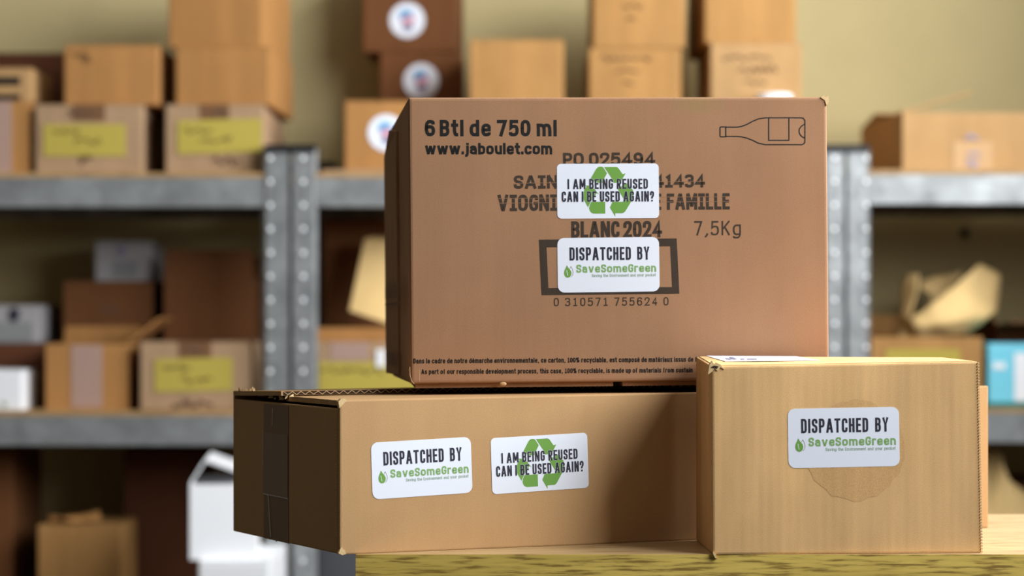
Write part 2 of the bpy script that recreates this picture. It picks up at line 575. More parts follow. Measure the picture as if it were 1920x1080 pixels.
# ------------------------------------------------------------------ the room
X0, X1, Y0, Y1, Z1 = ROOM['x0'], ROOM['x1'], ROOM['y0'], ROOM['y1'], ROOM['z1']
struct(slab('floor', X0 - .1, X1 + .1, Y0 - .1, Y1 + .1, -0.1, 0, M['floor']))
struct(slab('ceiling', X0 - .1, X1 + .1, Y0 - .1, Y1 + .1, Z1, Z1 + .1, M['ceiling']))
wb = struct(slab('wall_back', X0 - .1, X1 + .1, Y1, Y1 + .1, 0, Z1, M['wall']))
struct(slab('wall_left', X0 - .1, X0, Y0, Y1, 0, Z1, M['plain_wall']))
struct(slab('wall_front', X0 - .1, X1 + .1, Y0 - .1, Y0, 0, Z1, M['plain_wall']))
bm = bmesh.new()
hexa(bm, boxc(X1, X1 + .1, Y0, Y1, 0, WIN['z0']))
hexa(bm, boxc(X1, X1 + .1, Y0, Y1, WIN['z1'], Z1))
hexa(bm, boxc(X1, X1 + .1, Y0, WIN['y0'], WIN['z0'], WIN['z1']))
hexa(bm, boxc(X1, X1 + .1, WIN['y1'], Y1, WIN['z0'], WIN['z1']))
struct(from_bm('wall_right', bm, M['plain_wall']))
# wall screw hole seen under the right hand shelf
q = P(1808, 437, Y1)
sc_ = prism_xz('wall_plug', disc_pts(0, 0, 0.009), Y1 - 0.004 - Y1, 0, M['cap'], wb)
sc_.location = (q.x, Y1, q.z)
# window
bm = bmesh.new()
fw = 0.06
xa, xb = X1 + .03, X1 + .08
hexa(bm, boxc(xa, xb, WIN['y0'], WIN['y1'], WIN['z0'], WIN['z0'] + fw))
hexa(bm, boxc(xa, xb, WIN['y0'], WIN['y1'], WIN['z1'] - fw, WIN['z1']))
for yy in (WIN['y0'], (WIN['y0'] + WIN['y1']) / 2 - fw / 2, WIN['y1'] - fw):
    hexa(bm, boxc(xa, xb, yy, yy + fw, WIN['z0'] + fw, WIN['z1'] - fw))
wf = struct(from_bm('window_1', bm, M['frame_white']))
ym = (WIN['y0'] + WIN['y1']) / 2
for ya, yb in ((WIN['y0'] + fw, ym - fw / 2), (ym + fw / 2, WIN['y1'] - fw)):
    slab('pane', X1 + .05, X1 + .056, ya, yb, WIN['z0'] + fw, WIN['z1'] - fw, M['glass'], wf)

# ------------------------------------------------------------------ steel shelving
YS = 3.78             # front of the shelving
SD = 0.46             # its depth
UP_Z, LO_Z, BT_Z = 1.3506, 0.945, 0.54
POST_TOP = 1.391


def post_mesh(wd, left_lip):
    """folded angle post: front flange, side flange, small returned lip; base at z 0, front at y 0"""
    t = 0.002
    bm = bmesh.new()
    h = POST_TOP
    hexa(bm, boxc(0, wd, 0, t, 0, h))
    if left_lip:
        hexa(bm, boxc(wd - t, wd, t, 0.042, 0, h))
        c = [(-0.0085, 0.010, 0), (0, 0, 0), (0, t, 0), (-0.0085, 0.012, 0)]
    else:
        hexa(bm, boxc(0, t, t, 0.042, 0, h))
        c = [(wd, 0, 0), (wd + 0.006, 0.008, 0), (wd + 0.006, 0.010, 0), (wd, t, 0)]
    hexa(bm, c + [(x, y, h) for x, y, z in c])
    bmesh.ops.recalc_face_normals(bm, faces=bm.faces)
    me = bpy.data.meshes.new('post')
    bm.to_mesh(me); bm.free()
    me.materials.append(M['steel'])
    return me


def lit_hole_mesh():  # raised bright dot drawn in place of a lit post hole
    bm = bmesh.new()
    bmesh.ops.create_uvsphere(bm, u_segments=10, v_segments=6, radius=0.0050)
    for v in list(bm.verts):
        if v.co.y > 0.0005:
            v.co.y = 0.0005
        v.co.y *= 0.5
    me = bpy.data.meshes.new('lit_hole_dot')
    bm.to_mesh(me); bm.free()
    me.materials.append(M['lit_hole_dot'])
    for p in me.polygons:
        p.use_smooth = True
    return me


HOLE_DOT = lit_hole_mesh()


def shelving(label, x0, x1, pw_l, pw_r, hole_left, hole_right, dz=0.0):
    t = thing('shelving_unit', label, 'shelving', ((x0 + x1) / 2, YS + SD / 2, 0), group='steel shelving units along the wall')
    ox, oy = (x0 + x1) / 2, YS + SD / 2
    for side, (pw, hole_x) in (('l', (pw_l, hole_left)), ('r', (pw_r, hole_right))):
        for back in (0, 1):
            me = post_mesh(pw, side == 'r')
            o = bpy.data.objects.new('post', me)
            xx = x0 if side == 'l' else x1 - pw
            o.location = (xx - ox, (YS if not back else YS + SD - 0.002) - oy, 0)
            if back:
                o.scale = (1, -1, 1)
            link(o, t)
            c = slab('post_cap', -0.003, pw + 0.003, -0.003, 0.045, POST_TOP - 0.006, POST_TOP + 0.007, M['cap'], o)
            if not back and hole_x:
                for k in range(24):
                    z = POST_TOP - 0.016 - k * 0.0403
                    r = bpy.data.objects.new('lit_hole_dot', HOLE_DOT)
                    r.location = (hole_x, -0.0005, z)
                    link(r, o)
    for z in (UP_Z, LO_Z, BT_Z, 0.12):
        z = z + dz
        xa, xb = x0 + 0.003, x1 - 0.003
        slab('shelf_board', xa - ox, xb - ox, YS + 0.004 - oy, YS + SD - 0.004 - oy, z - 0.008, z, M['chip'], t)
        xl, xr = x0 + pw_l, x1 - pw_r
        bm = bmesh.new()
        hexa(bm, boxc(xl - ox, xr - ox, YS + 0.003 - oy, YS + 0.006 - oy, z - 0.058, z - 0.0085))
        hexa(bm, boxc(xl - ox, xr - ox, YS + 0.006 - oy, YS + 0.030 - oy, z - 0.058, z - 0.055))
        hexa(bm, boxc(xl - ox, xr - ox, YS + 0.006 - oy, YS + 0.030 - oy, z - 0.0115, z - 0.0085))
        from_bm('shelf_beam', bm, M['steel'], t)
        slab('shelf_beam', xl - ox, xr - ox, YS + SD - 0.006 - oy, YS + SD - 0.003 - oy, z - 0.058, z - 0.0085, M['steel'], t)
    return t


def Xp(px, D=YS):
    return (px - 960.0) / F * D


shelving('galvanised shelving unit on the left, behind the long box', -1.42, Xp(541), 0.040, Xp(541) - Xp(499), 0.02, 0.0055)
shelving('galvanised shelving unit in the middle, behind the wine carton', Xp(549), Xp(1583), Xp(588) - Xp(549), Xp(1583) - Xp(1549), 0.0165, 0.013)
shelving('galvanised shelving unit on the right, beams bright with daylight', Xp(1590), 1.27, Xp(1626) - Xp(1590), 0.040, 0.030, 0.02, dz=0.005)


# ------------------------------------------------------------------ carton builder for the shelves
class C:
    pass


def hinge_slab(name, a, b, out_dir, length, ang, th, mat, parent, taper=0.0):
    """flap hinged on the edge a-b; ang 0 lies along out_dir (horizontal), 90 stands up"""
    a, b = Vector(a), Vector(b)
    d = Vector(out_dir).normalized()
    up = Vector((0, 0, 1))
    u = d * math.cos(R(ang)) + up * math.sin(R(ang))
    n = -d * math.sin(R(ang)) + up * math.cos(R(ang))
    e = (b - a) * taper
    c = [a, b, b + u * length - e, a + u * length + e]
    bm = bmesh.new()
    hexa(bm, c + [p + n * th for p in c])
    return from_bm(name, bm, mat, parent)


def carton(label, px0, px1, pytop, zb, D, depth, mat, rot=0.0, group=None, tape=None, top='closed', name='cardboard_box', flaps=(), tape_drop=0.045):
    s = C()
    s.D, s.depth, s.zb = D, depth, zb
    s.w = (px1 - px0) / F * D
    s.Xc = ((px0 + px1) / 2 - 960.0) / F * D
    ztop = EYE - (pytop - HY) / F * D
    s.h = ztop - zb
    s.mat = mat
    s.t = thing(name, label, 'box', (s.Xc, D + depth / 2, zb), (0, 0, R(rot)), group)
    hw, hd, h = s.w / 2, depth / 2, s.h
    th = 0.003
    if top == 'closed':
        bm = bmesh.new()
        hexa(bm, boxc(-hw, hw, -hd, hd, 0, h - th))
        bevel(bm, 0.0038, 2)
        from_bm('body', bm, mat, s.t)
        slab('flap', -hw + .001, -0.0015, -hd + .001, hd - .001, h - th, h, mat, s.t)
        slab('flap', 0.0015, hw - .001, -hd + .001, hd - .001, h - th, h, mat, s.t)
        if tape:
            tw = tape[1] / 2
            cx = tape[2] if len(tape) > 2 else 0.0
            bm = bmesh.new()
            hexa(bm, boxc(cx - tw, cx + tw, -hd - .0005, hd, h, h + .0004))
            hexa(bm, boxc(cx - tw, cx + tw, -hd - .0009, -hd - .0003, h - tape_drop, h))
            from_bm('tape', bm, tape[0], s.t)
    else:
        bm = bmesh.new()
        t2 = 0.004
        hexa(bm, boxc(-hw, hw, -hd, hd, 0, t2))
        hexa(bm, boxc(-hw, hw, -hd, -hd + t2, t2, h))
        hexa(bm, boxc(-hw, hw, hd - t2, hd, t2, h))
        hexa(bm, boxc(-hw, -hw + t2, -hd + t2, hd - t2, t2, h))
        hexa(bm, boxc(hw - t2, hw, -hd + t2, hd - t2, t2, h))
        from_bm('body', bm, mat, s.t)
        for side, ang, ln in flaps:
            if side == 'front':
                hinge_slab('flap', (-hw, -hd, h), (hw, -hd, h), (0, -1, 0), ln, ang, th, mat, s.t, 0.02)
            elif side == 'back':
                hinge_slab('flap', (-hw, hd, h), (hw, hd, h), (0, 1, 0), ln, ang, th, mat, s.t, 0.02)
            elif side == 'left':
                hinge_slab('flap', (-hw, -hd, h), (-hw, hd, h), (-1, 0, 0), ln, ang, th, mat, s.t, 0.02)
            else:
                hinge_slab('flap', (hw, -hd, h), (hw, hd, h), (1, 0, 0), ln, ang, th, mat, s.t, 0.02)
    return s


def lx(s, px):
    return (px - 960.0) / F * s.D - s.Xc


def lz(s, py):
    return EYE - (py - HY) / F * s.D - s.zb


def patch(s, name, px0, px1, py0, py1, mat, lift=0.0012, skew=0.0, parent=None, label=None):
    """flat paper or print on the front face, given as a rectangle of the front"""
    y = -s.depth / 2
    o = prism_xz(name, [(lx(s, px0), lz(s, py1)), (lx(s, px1), lz(s, py1 + skew)), (lx(s, px1), lz(s, py0 + skew)), (lx(s, px0), lz(s, py0))],
                 y - lift, y - lift + 0.0008, mat, parent or s.t)
    if label:
        o['label'] = label
    return o


def scribble(s, name, lines, mat, lift=0.0022, th=0.0011, parent=None, seed=1):
    """handwriting too blurred to read: runs of small loops; lines = (px0, px1, py, height px)"""
    rnd = random.Random(seed)
    for a, b, y, hh in lines:
        v, f, pts = [], [], []
        x = a
        while x < b:
            pts.append((lx(s, x), lz(s, y + rnd.uniform(-hh, hh) / 2)))
            x += rnd.uniform(3, 7)
        if len(pts) > 2:
            ribbon(pts, th, v, f)
            front_flat(name, v, f, -s.depth / 2 - lift, mat, parent or s.t)


def round_logo(s, px, py, rpx):
    y = -s.depth / 2
    r = rpx / F * s.D
    cx, cz = lx(s, px), lz(s, py)
    o = prism_xz('round_sticker', disc_pts(cx, cz, r), y - 0.0014, y - 0.0006, M['sticker'], s.t)
    o['label'] = 'round white sticker with a blue and pink mark'
    k = r / 33.0
    blobs = (('blue', (-2, 13), (13, 8)), ('blue', (-9, 7), (7, 8)), ('pink', (1, 0), (12, 6)), ('violet', (1, -13), (11, 8)), ('pink', (9, 2), (5, 5)))
    for i, (c, (dx, dz), (rx, rz)) in enumerate(blobs):
        v = disc_pts(cx + dx * k, cz + dz * k, rx * k, rz * k, 14)
        front_flat('mark', v, [tuple(range(14))], y - 0.0018 - i * 0.0002, M[c], o)


UPG = 'cartons on the upper shelves'
MIDG = 'cartons on the lower shelves'

# ---- upper shelf, left unit
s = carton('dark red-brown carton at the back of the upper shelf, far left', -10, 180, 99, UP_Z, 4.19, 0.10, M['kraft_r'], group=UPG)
s = carton('brown carton with a wide buff tape strip, lowest at the left edge', -60, 55, 190, UP_Z, 3.83, 0.28, M['kraft_o'], rot=0, group=UPG)
patch(s, 'tape', -20, 22, 190, 325, M['tape_pink'])
ztop = s.zb + s.h
s = carton('small carton with two black printed bars, on top at the left edge', -60, 60, 127, ztop, 3.84, 0.16, M['kraft_p'], group=UPG)
patch(s, 'printed_bar', -50, 38, 144, 160, M['ink'])
patch(s, 'printed_bar', -50, 38, 177, 188, M['ink'])
s = carton('grey-tan carton with a dull yellow paper label, under a plain orange carton', 66, 268, 196, UP_Z, 3.82, 0.36, M['kraft_g'], group=UPG, tape=(M['tape_brown'], 0.055), tape_drop=0.028)
patch(s, 'yellow_label', 82, 236, 233, 293, M['yellow'], 0.002)
scribble(s, 'handwriting', [(100, 150, 247, 10), (140, 190, 265, 12)], M['pen'], 0.003)
scribble(s, 'printed_mark', [(130, 178, 212, 16), (150, 176, 300, 18)], M['faint'], 0.002, 0.002)
ztop = s.zb + s.h
s = carton('plain orange-brown carton with a small dark scrawl in its top left corner', 120, 298, 84, ztop, 3.84, 0.30, M['kraft_o'], group=UPG)
scribble(s, 'handwriting', [(136, 168, 102, 12), (150, 172, 112, 14)], M['pen'], 0.002)
s = carton('grey-tan carton with a bright yellow paper label, lowest of a stack of three', 310, 495, 196, UP_Z, 3.82, 0.34, M['kraft_g'], rot=0, group=UPG, tape=(M['tape_brown'], 0.05), tape_drop=0.028)
patch(s, 'yellow_label', 333, 491, 226, 289, M['yellow'], 0.002, -4)
scribble(s, 'handwriting', [(345, 400, 245, 12), (375, 440, 262, 12)], M['pen'], 0.003, seed=4)
scribble(s, 'printed_mark', [(395, 430, 210, 18), (400, 455, 302, 16)], M['faint'], 0.002, 0.002, seed=5)
ztop = s.zb + s.h
s = carton('plain tan carton in the middle of a stack of three', 334, 512, 87, ztop, 3.84, 0.30, M['kraft_o'], rot=-2, group=UPG)
ztop = s.zb + s.h
s = carton('plain tan carton on top of a stack of three, cut off by the frame', 325, 503, -70, ztop, 3.852, 0.29, M['kraft_o'], rot=-4, group=UPG)

# ---- upper shelf, middle unit
s = carton('tan carton with a round white sticker, standing by the left end of the middle shelf', 640, 770, 189, UP_Z + .006, 3.84, 0.22, M['kraft_o'], rot=3, group=UPG)
round_logo(s, 718, 249, 34)
o = slab('cardboard_sheet', 0, Xp(790) - Xp(604), 0, 0.30, 0, 0.006, M['kraft_g'], None, loc=(Xp(604, 3.8), 3.80, UP_Z))
tag(o, 'flat cardboard sheet lying under the carton with the round sticker', 'cardboard')
s = carton('dark brown carton with a round white sticker, lower of two behind the wine carton', 712, 868, 98, UP_Z + .0065, 4.12, 0.16, M['kraft_b'], group=UPG)
round_logo(s, 790, 152, 33)
ztop = s.zb + s.h
s = carton('brown carton with a round white sticker, on top and cut off by the frame', 684, 862, -80, ztop, 4.12, 0.16, M['kraft_b'], rot=-3, group=UPG)
round_logo(s, 768, 38, 33)
s = carton('plain bright tan carton standing alone above the wine carton', 878, 1055, 74, UP_Z, 3.86, 0.24, M['kraft'], rot=1, group=UPG)
s = carton('tan carton with faint handwriting, lower of the left stack above the wine carton', 1104, 1277, 90, UP_Z, 3.86, 0.26, M['kraft'], group=UPG)
scribble(s, 'handwriting', [(1125, 1225, 110, 10), (1155, 1200, 133, 8), (1170, 1195, 155, 6)], M['pen'], 0.002, seed=9)
ztop = s.zb + s.h
s = carton('tan carton with faint handwriting, upper of the left stack above the wine carton', 1112, 1284, -70, ztop, 3.86, 0.26, M['kraft'], group=UPG)
scribble(s, 'handwriting', [(1168, 1210, 10, 12), (1175, 1196, 34, 8)], M['pen'], 0.002, seed=10)
s = carton('pale tan carton with two lines of handwriting, lower of the right stack', 1332, 1504, 80, UP_Z, 3.86, 0.28, M['kraft_p'], group=UPG)
scribble(s, 'handwriting', [(1355, 1450, 108, 10), (1385, 1460, 130, 14), (1395, 1440, 155, 8)], M['pen'], 0.002, seed=11)
ztop = s.zb + s.h
s = carton('orange-tan carton, upper of the right stack and cut off by the frame', 1316, 1488, -80, ztop, 3.87, 0.27, M['kraft'], rot=2, group=UPG)
# white roll in front of the right stack
bm = bmesh.new()
rr_, hh_ = 0.031, 0.137
pr = [(0.012, 0.0), (rr_, 0.0), (rr_, hh_ - .002), (rr_ - .002, hh_), (0.014, hh_), (0.012, hh_ - .002)]
ring = []
for k in range(24):
    a = 2 * math.pi * k / 24
    ring.append([bm.verts.new((r * math.cos(a), r * math.sin(a), z)) for r, z in pr])
for k in range(24):
    for j in range(len(pr)):
        j2 = (j + 1) % len(pr)
        bm.faces.new((ring[k][j], ring[(k + 1) % 24][j], ring[(k + 1) % 24][j2], ring[k][j2]))
o = from_bm('paper_roll', bm, M['white'], None, (Xp(1452, 3.82), 3.825, UP_Z), True)
tag(o, 'white paper roll whose top shows just above the wine carton', 'roll')

# ---- upper shelf, right unit
ZR = UP_Z + 0.005
s = carton('wide pale open carton with raised flaps on the bright right-hand shelf', 1680, 1990, 211, ZR, 3.83, 0.33, M['kraft_p'], rot=3.5, group=UPG, top='open',
           flaps=(('back', 168, 0.10),))
hinge_slab('flap', (-s.w / 2 + .004, -s.depth / 2 + .02, s.h), (-s.w / 2 + .004, -s.depth / 2 + .055, s.h), (1, 0, 0), 0.125, 16, .004, M['kraft_p'], s.t)
patch(s, 'tape', 1775, 1850, 266, 322, M['tape_clear'], 0.0012)
scribble(s, 'printed_mark', [(1798, 1826, 258, 10), (1802, 1826, 296, 20), (1802, 1826, 306, 16)], M['violet'], 0.003, 0.002, seed=12)

# ---- lower shelf, left unit
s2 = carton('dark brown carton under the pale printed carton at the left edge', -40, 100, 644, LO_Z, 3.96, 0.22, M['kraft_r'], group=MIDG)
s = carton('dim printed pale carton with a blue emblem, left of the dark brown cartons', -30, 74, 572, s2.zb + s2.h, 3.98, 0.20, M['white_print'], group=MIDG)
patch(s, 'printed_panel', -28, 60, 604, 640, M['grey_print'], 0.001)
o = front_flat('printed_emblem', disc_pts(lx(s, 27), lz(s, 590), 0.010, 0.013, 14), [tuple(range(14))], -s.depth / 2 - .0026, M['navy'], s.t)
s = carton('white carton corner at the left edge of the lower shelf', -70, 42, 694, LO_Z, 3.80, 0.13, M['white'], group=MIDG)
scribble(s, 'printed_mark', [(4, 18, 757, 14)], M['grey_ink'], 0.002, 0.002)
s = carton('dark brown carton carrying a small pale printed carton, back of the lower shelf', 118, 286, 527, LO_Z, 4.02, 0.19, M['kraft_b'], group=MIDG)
scribble(s, 'printed_mark', [(190, 225, 580, 22)], M['faint'], 0.002, 0.002)
ztop = s.zb + s.h
s = carton('small pale printed carton sitting on a dark brown carton', 178, 284, 452, ztop, 4.05, 0.15, M['white_print'], group=MIDG)
patch(s, 'printed_panel', 212, 258, 490, 520, M['grey_print'], 0.001)
o = front_flat('printed_emblem', disc_pts(lx(s, 228), lz(s, 471), 0.008, 0.010, 14), [tuple(range(14))], -s.depth / 2 - .0026, M['violet'], s.t)
s = carton('open orange-brown carton with a broad buff tape strip and raised flap', 86, 240, 645, LO_Z, 3.83, 0.155, M['kraft_o'], group=MIDG, top='open',
           flaps=(('back', 80, 0.030), ('right', 38, 0.07), ('left', 200, 0.02)))
patch(s, 'tape', 134, 192, 647, 764, M['tape_pink'], 0.001)
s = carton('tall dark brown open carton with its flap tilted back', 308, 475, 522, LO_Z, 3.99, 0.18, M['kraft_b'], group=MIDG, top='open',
           flaps=(('front', 98, 0.052), ('back', 60, 0.05)))
s = carton('grey-tan carton with a yellow paper label on the lower shelf by the post', 262, 470, 641, LO_Z, 3.81, 0.17, M['kraft_g'], group=MIDG, tape=(M['tape_brown'], 0.055), tape_drop=0.028)
patch(s, 'yellow_label', 290, 436, 673, 735, M['yellow'], 0.002, -3)
scribble(s, 'handwriting', [(305, 360, 690, 12), (340, 400, 712, 12)], M['pen'], 0.003, seed=14)
scribble(s, 'printed_mark', [(325, 400, 755, 18), (345, 378, 655, 16)], M['faint'], 0.002, 0.002, seed=15)

# ---- lower shelf, middle unit
s = carton('grey-tan carton with a yellow label seen between post and wine carton', 594, 800, 641, LO_Z, 3.82, 0.30, M['kraft_g'], group=MIDG)
patch(s, 'yellow_label', 598, 790, 678, 752, M['yellow'], 0.002)
scribble(s, 'handwriting', [(600, 720, 695, 12)], M['pen'], 0.003, seed=16)
patch(s, 'white_tag', 706, 722, 655, 688, M['white'], 0.0032)
patch(s, 'tape', 620, 690, 641, 676, M['tape_pink'], 0.001)
ztop = s.zb + s.h
for k, (a, b, lab) in enumerate(((594, 810, 'lower flat cardboard sheet lying on the carton behind the post'), (590, 800, 'upper flat cardboard sheet lying on the carton behind the post'))):
    o = slab('cardboard_sheet', 0, Xp(b) - Xp(a), 0, 0.27, 0, 0.012, M['kraft_o'], None, 0.001, loc=(Xp(a, 3.84), 3.835 + .01 * k, ztop + .012 * k))
    tag(o, lab, 'cardboard', 'flat cardboard sheets')
ztop += 0.024
# big pale envelope leaning on the sheets
a0, a1, a2, a3 = P(652, 584, 3.86), P(738, 612, 3.86), P(780, 454, 3.93), P(682, 446, 3.93)
bm = bmesh.new()
base = [a0, a1, a2, a3]
org = Vector((a1.x, a1.y, a1.z))
hexa(bm, [p - org for p in base] + [p - org + Vector((0.012, 0.03, 0.006)) for p in base])
bevel(bm, 0.004, 2)
o = from_bm('padded_envelope', bm, M['paper'], None, (org.x, org.y, org.z), True)
tag(o, 'pale padded envelope leaning beside the wine carton in daylight', 'envelope')
s = carton('dark brown carton leaning at the back behind the pale envelope', 606, 720, 410, ztop, 4.04, 0.12, M['kraft_b'], group=MIDG)

# hidden middle shelf stock that the wine carton covers (keeps the shelf as full as its neighbours)
# ---- lower shelf, right unit
ZL = LO_Z + 0.005
s = carton('tan carton with a yellow label carrying crumpled kraft paper', 1634, 1842, 632, ZL, 3.82, 0.26, M['kraft'], group=MIDG, top='open',
           flaps=(('back', 70, 0.04),))
patch(s, 'yellow_label', 1660, 1800, 655, 730, M['yellow'], 0.002)
zu = s.zb + s.h


def paper_mass(name, label, pts, faces, mat, th=0.0015, cat='paper'):
    w3 = [P(*p) for p in pts]
    org = Vector((sum(p.x for p in w3) / len(w3), sum(p.y for p in w3) / len(w3), min(p.z for p in w3)))
    me = bpy.data.meshes.new(name)
    me.from_pydata([tuple(p - org) for p in w3], [], faces)
    me.materials.append(mat)
    bm = bmesh.new()
    bm.from_mesh(me)
    bmesh.ops.recalc_face_normals(bm, faces=bm.faces)
    bmesh.ops.subdivide_edges(bm, edges=bm.edges, cuts=3, use_grid_fill=True)
    for v in bm.verts:
        n = noise.noise_vector((v.co + org) * 38.0)
        v.co += n * 0.0035
    bm.to_mesh(me)
    bm.free()
    for p in me.polygons:
        p.use_smooth = True
    o = bpy.data.objects.new(name, me)
    o.location = org
    link(o)
    md = o.modifiers.new('thickness', 'SOLIDIFY')
    md.thickness = th
    if label:
        tag(o, label, cat)
    return o


o = paper_mass('kraft_paper', 'crumpled bright kraft paper bulging out of the tan carton on the right',
               [(1706, 598, 3.86), (1752, 566, 3.85), (1800, 528, 3.88), (1838, 494, 3.94), (1876, 516, 3.97), (1874, 572, 3.95),   # 0-5 upper rim
                (1714, 612, 3.845), (1770, 606, 3.83), (1822, 592, 3.85), (1860, 590, 3.90),                                       # 6-9 lower crease
                (1764, 634, 3.86), (1800, 633, 3.87), (1812, 630, 3.90), (1680, 636, 3.88), (1722, 636, 3.86), (1692, 592, 3.92)],  # 10-15
               [(0, 6, 7, 1), (1, 7, 8, 2), (2, 8, 9, 5), (2, 5, 4, 3), (7, 10, 11, 8), (8, 11, 12, 9), (6, 14, 10, 7), (15, 13, 14, 6), (15, 6, 0)],
               M['paper'])
o = paper_mass('kraft_paper', 'narrow standing fold of kraft paper at the left of the tan carton',
               [(1690, 600, 3.95), (1704, 600, 3.93), (1722, 532, 3.93), (1722, 512, 3.95), (1698, 514, 3.97), (1690, 540, 3.97), (1688, 640, 3.95), (1706, 640, 3.93)],
               [(0, 1, 2, 5), (5, 2, 3, 4), (6, 7, 1, 0)], M['paper'])
o = paper_mass('kraft_paper', 'pale strip of kraft paper behind the crumpled bright sheet',
               [(1726, 540, 4.00), (1746, 550, 3.99), (1792, 530, 4.0), (1806, 506, 4.03), (1770, 516, 4.03), (1728, 524, 4.02), (1745, 640, 3.99), (1782, 640, 4.0)],
               [(0, 1, 4, 5), (1, 2, 3, 4), (1, 6, 7, 2)], M['paper'])
s = carton('light blue carton with a white panel and dark teal base on the right-hand shelf', 1852, 1960, 644, ZL, 3.81, 0.12, M['cyan'], group=MIDG)
patch(s, 'teal_band', 1853, 1958, 754, 766, M['teal'], 0.001)
patch(s, 'white_panel', 1902, 1958, 662, 752, M['white'], 0.001)
patch(s, 'white_print', 1862, 1885, 680, 692, M['white'], 0.001)
s = carton('open brown carton with a slanting flap behind the light blue carton', 1870, 2010, 612, ZL, 3.97, 0.22, M['kraft_b'], group=MIDG, top='open',
           flaps=(('left', 58, 0.10), ('front', 4, 0.09)))

# ---- bottom shelf, left unit
s = carton('tan carton topped with orange packing paper on the bottom shelf', 70, 228, 985, BT_Z, 3.83, 0.16, M['kraft'], group='cartons on the bottom shelves')
zt = s.zb + s.h
o = paper_mass('packing_paper', 'crumpled orange packing paper on the tan carton of the bottom shelf',
               [(88, 977, 3.86), (90, 966, 3.87), (120, 972, 3.85), (150, 964, 3.88), (186, 958, 3.9), (188, 976, 3.88), (140, 977, 3.86), (110, 968, 3.95), (160, 966, 3.96)],
               [(0, 6, 2, 1), (6, 5, 3, 2), (5, 4, 3), (1, 2, 7), (2, 3, 8, 7), (3, 4, 8)], M['kraft_o'])
s = carton('dark brown carton behind the white cartons on the bottom shelf', 232, 372, 842, BT_Z, 4.00, 0.20, M['kraft_r'], group='cartons on the bottom shelves')
s = carton('dark brown carton at the left edge of the bottom shelf', -60, 24, 838, BT_Z, 3.90, 0.24, M['kraft_b'], group='cartons on the bottom shelves')
s = carton('tall white carton beside the post, under the open white one', 372, 505, 1052, 0.0, 3.50, 0.26, M['white'], group='white cartons')
zt = s.zb + s.h
s = carton('open white carton with a lifted lid, left of the long box', 346, 470, 908, zt, 3.52, 0.20, M['white'], rot=5, group='white cartons', top='open',
           flaps=())
hw_, hd_ = s.w / 2, s.depth / 2
hinge_slab('flap', (-hw_ + .002, -hd_ + .01, s.h), (-hw_ + .002, hd_, s.h), (1, 0, 0), 0.043, 58, .003, M['white'], s.t)
hinge_slab('lid', (-hw_ + .023, -hd_ + .01, s.h + .036), (-hw_ + .023, hd_, s.h + .036), (1, 0, 0), 0.085, -20, .004, M['white'], s.t)
s = carton('dark grey carton added to darken the gap between the shelf post and the table corner', 597, 770, 1000, BT_Z, 3.84, 0.30, M['charcoal'], group='cartons on the bottom shelves')  # added carton, its dark board gives the gap a shaded tone
# ---- bottom shelf, right unit
s = carton('brown carton behind the table, right edge of the bottom shelf', 1790, 2000, 905, BT_Z + .005, 3.95, 0.24, M['kraft_b'], group='cartons on the bottom shelves')
o = paper_mass('kraft_bag', 'pale crumpled kraft bag on the bottom shelf right of the table boxes',
               [(1800, 1040, 3.83), (1800, 850, 3.86), (1856, 838, 3.90), (1876, 850, 3.86), (1892, 900, 3.84), (1925, 925, 3.86), (1990, 915, 3.88), (1990, 1040, 3.84), (1880, 1040, 3.81), (1930, 1040, 3.83),
                (1800, 1150, 3.84), (1990, 1150, 3.84), (1880, 1150, 3.82), (1930, 1150, 3.83)],
               [(0, 8, 3, 2, 1), (8, 9, 5, 4), (8, 4, 3), (9, 7, 6, 5), (10, 12, 8, 0), (12, 13, 9, 8), (13, 11, 7, 9)], M['paper'], cat='bag')

# ------------------------------------------------------------------ the table
TZ = EYE - 440.0 / F * 1.70
TX0, TX1, TY0, TY1 = -0.1196, 1.00, 1.702, 2.055
t = thing('worktable', 'oak-finish worktable carrying the three foreground boxes', 'table', ((TX0 + TX1) / 2, (TY0 + TY1) / 2, 0))
ox, oy = (TX0 + TX1) / 2, (TY0 + TY1) / 2
slab('tabletop', TX0 + .001 - ox, TX1 - ox, TY0 + .001 - oy, TY1 - oy, TZ - .036, TZ, M['oak_top'], t)
o = slab('edge_band', TX0 - ox, TX1 - ox, TY0 - oy, TY0 + .001 - oy, TZ - .036, TZ - .0002, M['oak_edge'], t)
o['label'] = 'yellow oak edge band along the front'
slab('edge_band', TX0 - ox, TX0 + .001 - ox, TY0 + .001 - oy, TY1 - oy, TZ - .036, TZ - .0002, M['oak_edge'], t)
for xx in (TX0 + .06, TX1 - .06):
    for yy in (TY0 + .06, TY1 - .06):
        slab('leg', xx - .02 - ox, xx + .02 - ox, yy - .02 - oy, yy + .02 - oy, 0, TZ - .036, M['metal_leg'], t, 0.002)


# ------------------------------------------------------------------ foreground boxes
class Face:
    """front plane (local y = 0) of a foreground box: turns a point seen on that face into local coordinates"""
    def __init__(self, o):
        self.m = Matrix.Translation(o.location) @ o.rotation_euler.to_matrix().to_4x4()
        self.i = self.m.inverted()

    def at(self, px, py):
        c = self.i @ Vector((0, 0, EYE))
        d = self.i.to_3x3() @ Vector(((px - 960) / F, 1, -(py - HY) / F))
        k = -c.y / d.y
        p = c + d * k
        return p.x, p.z


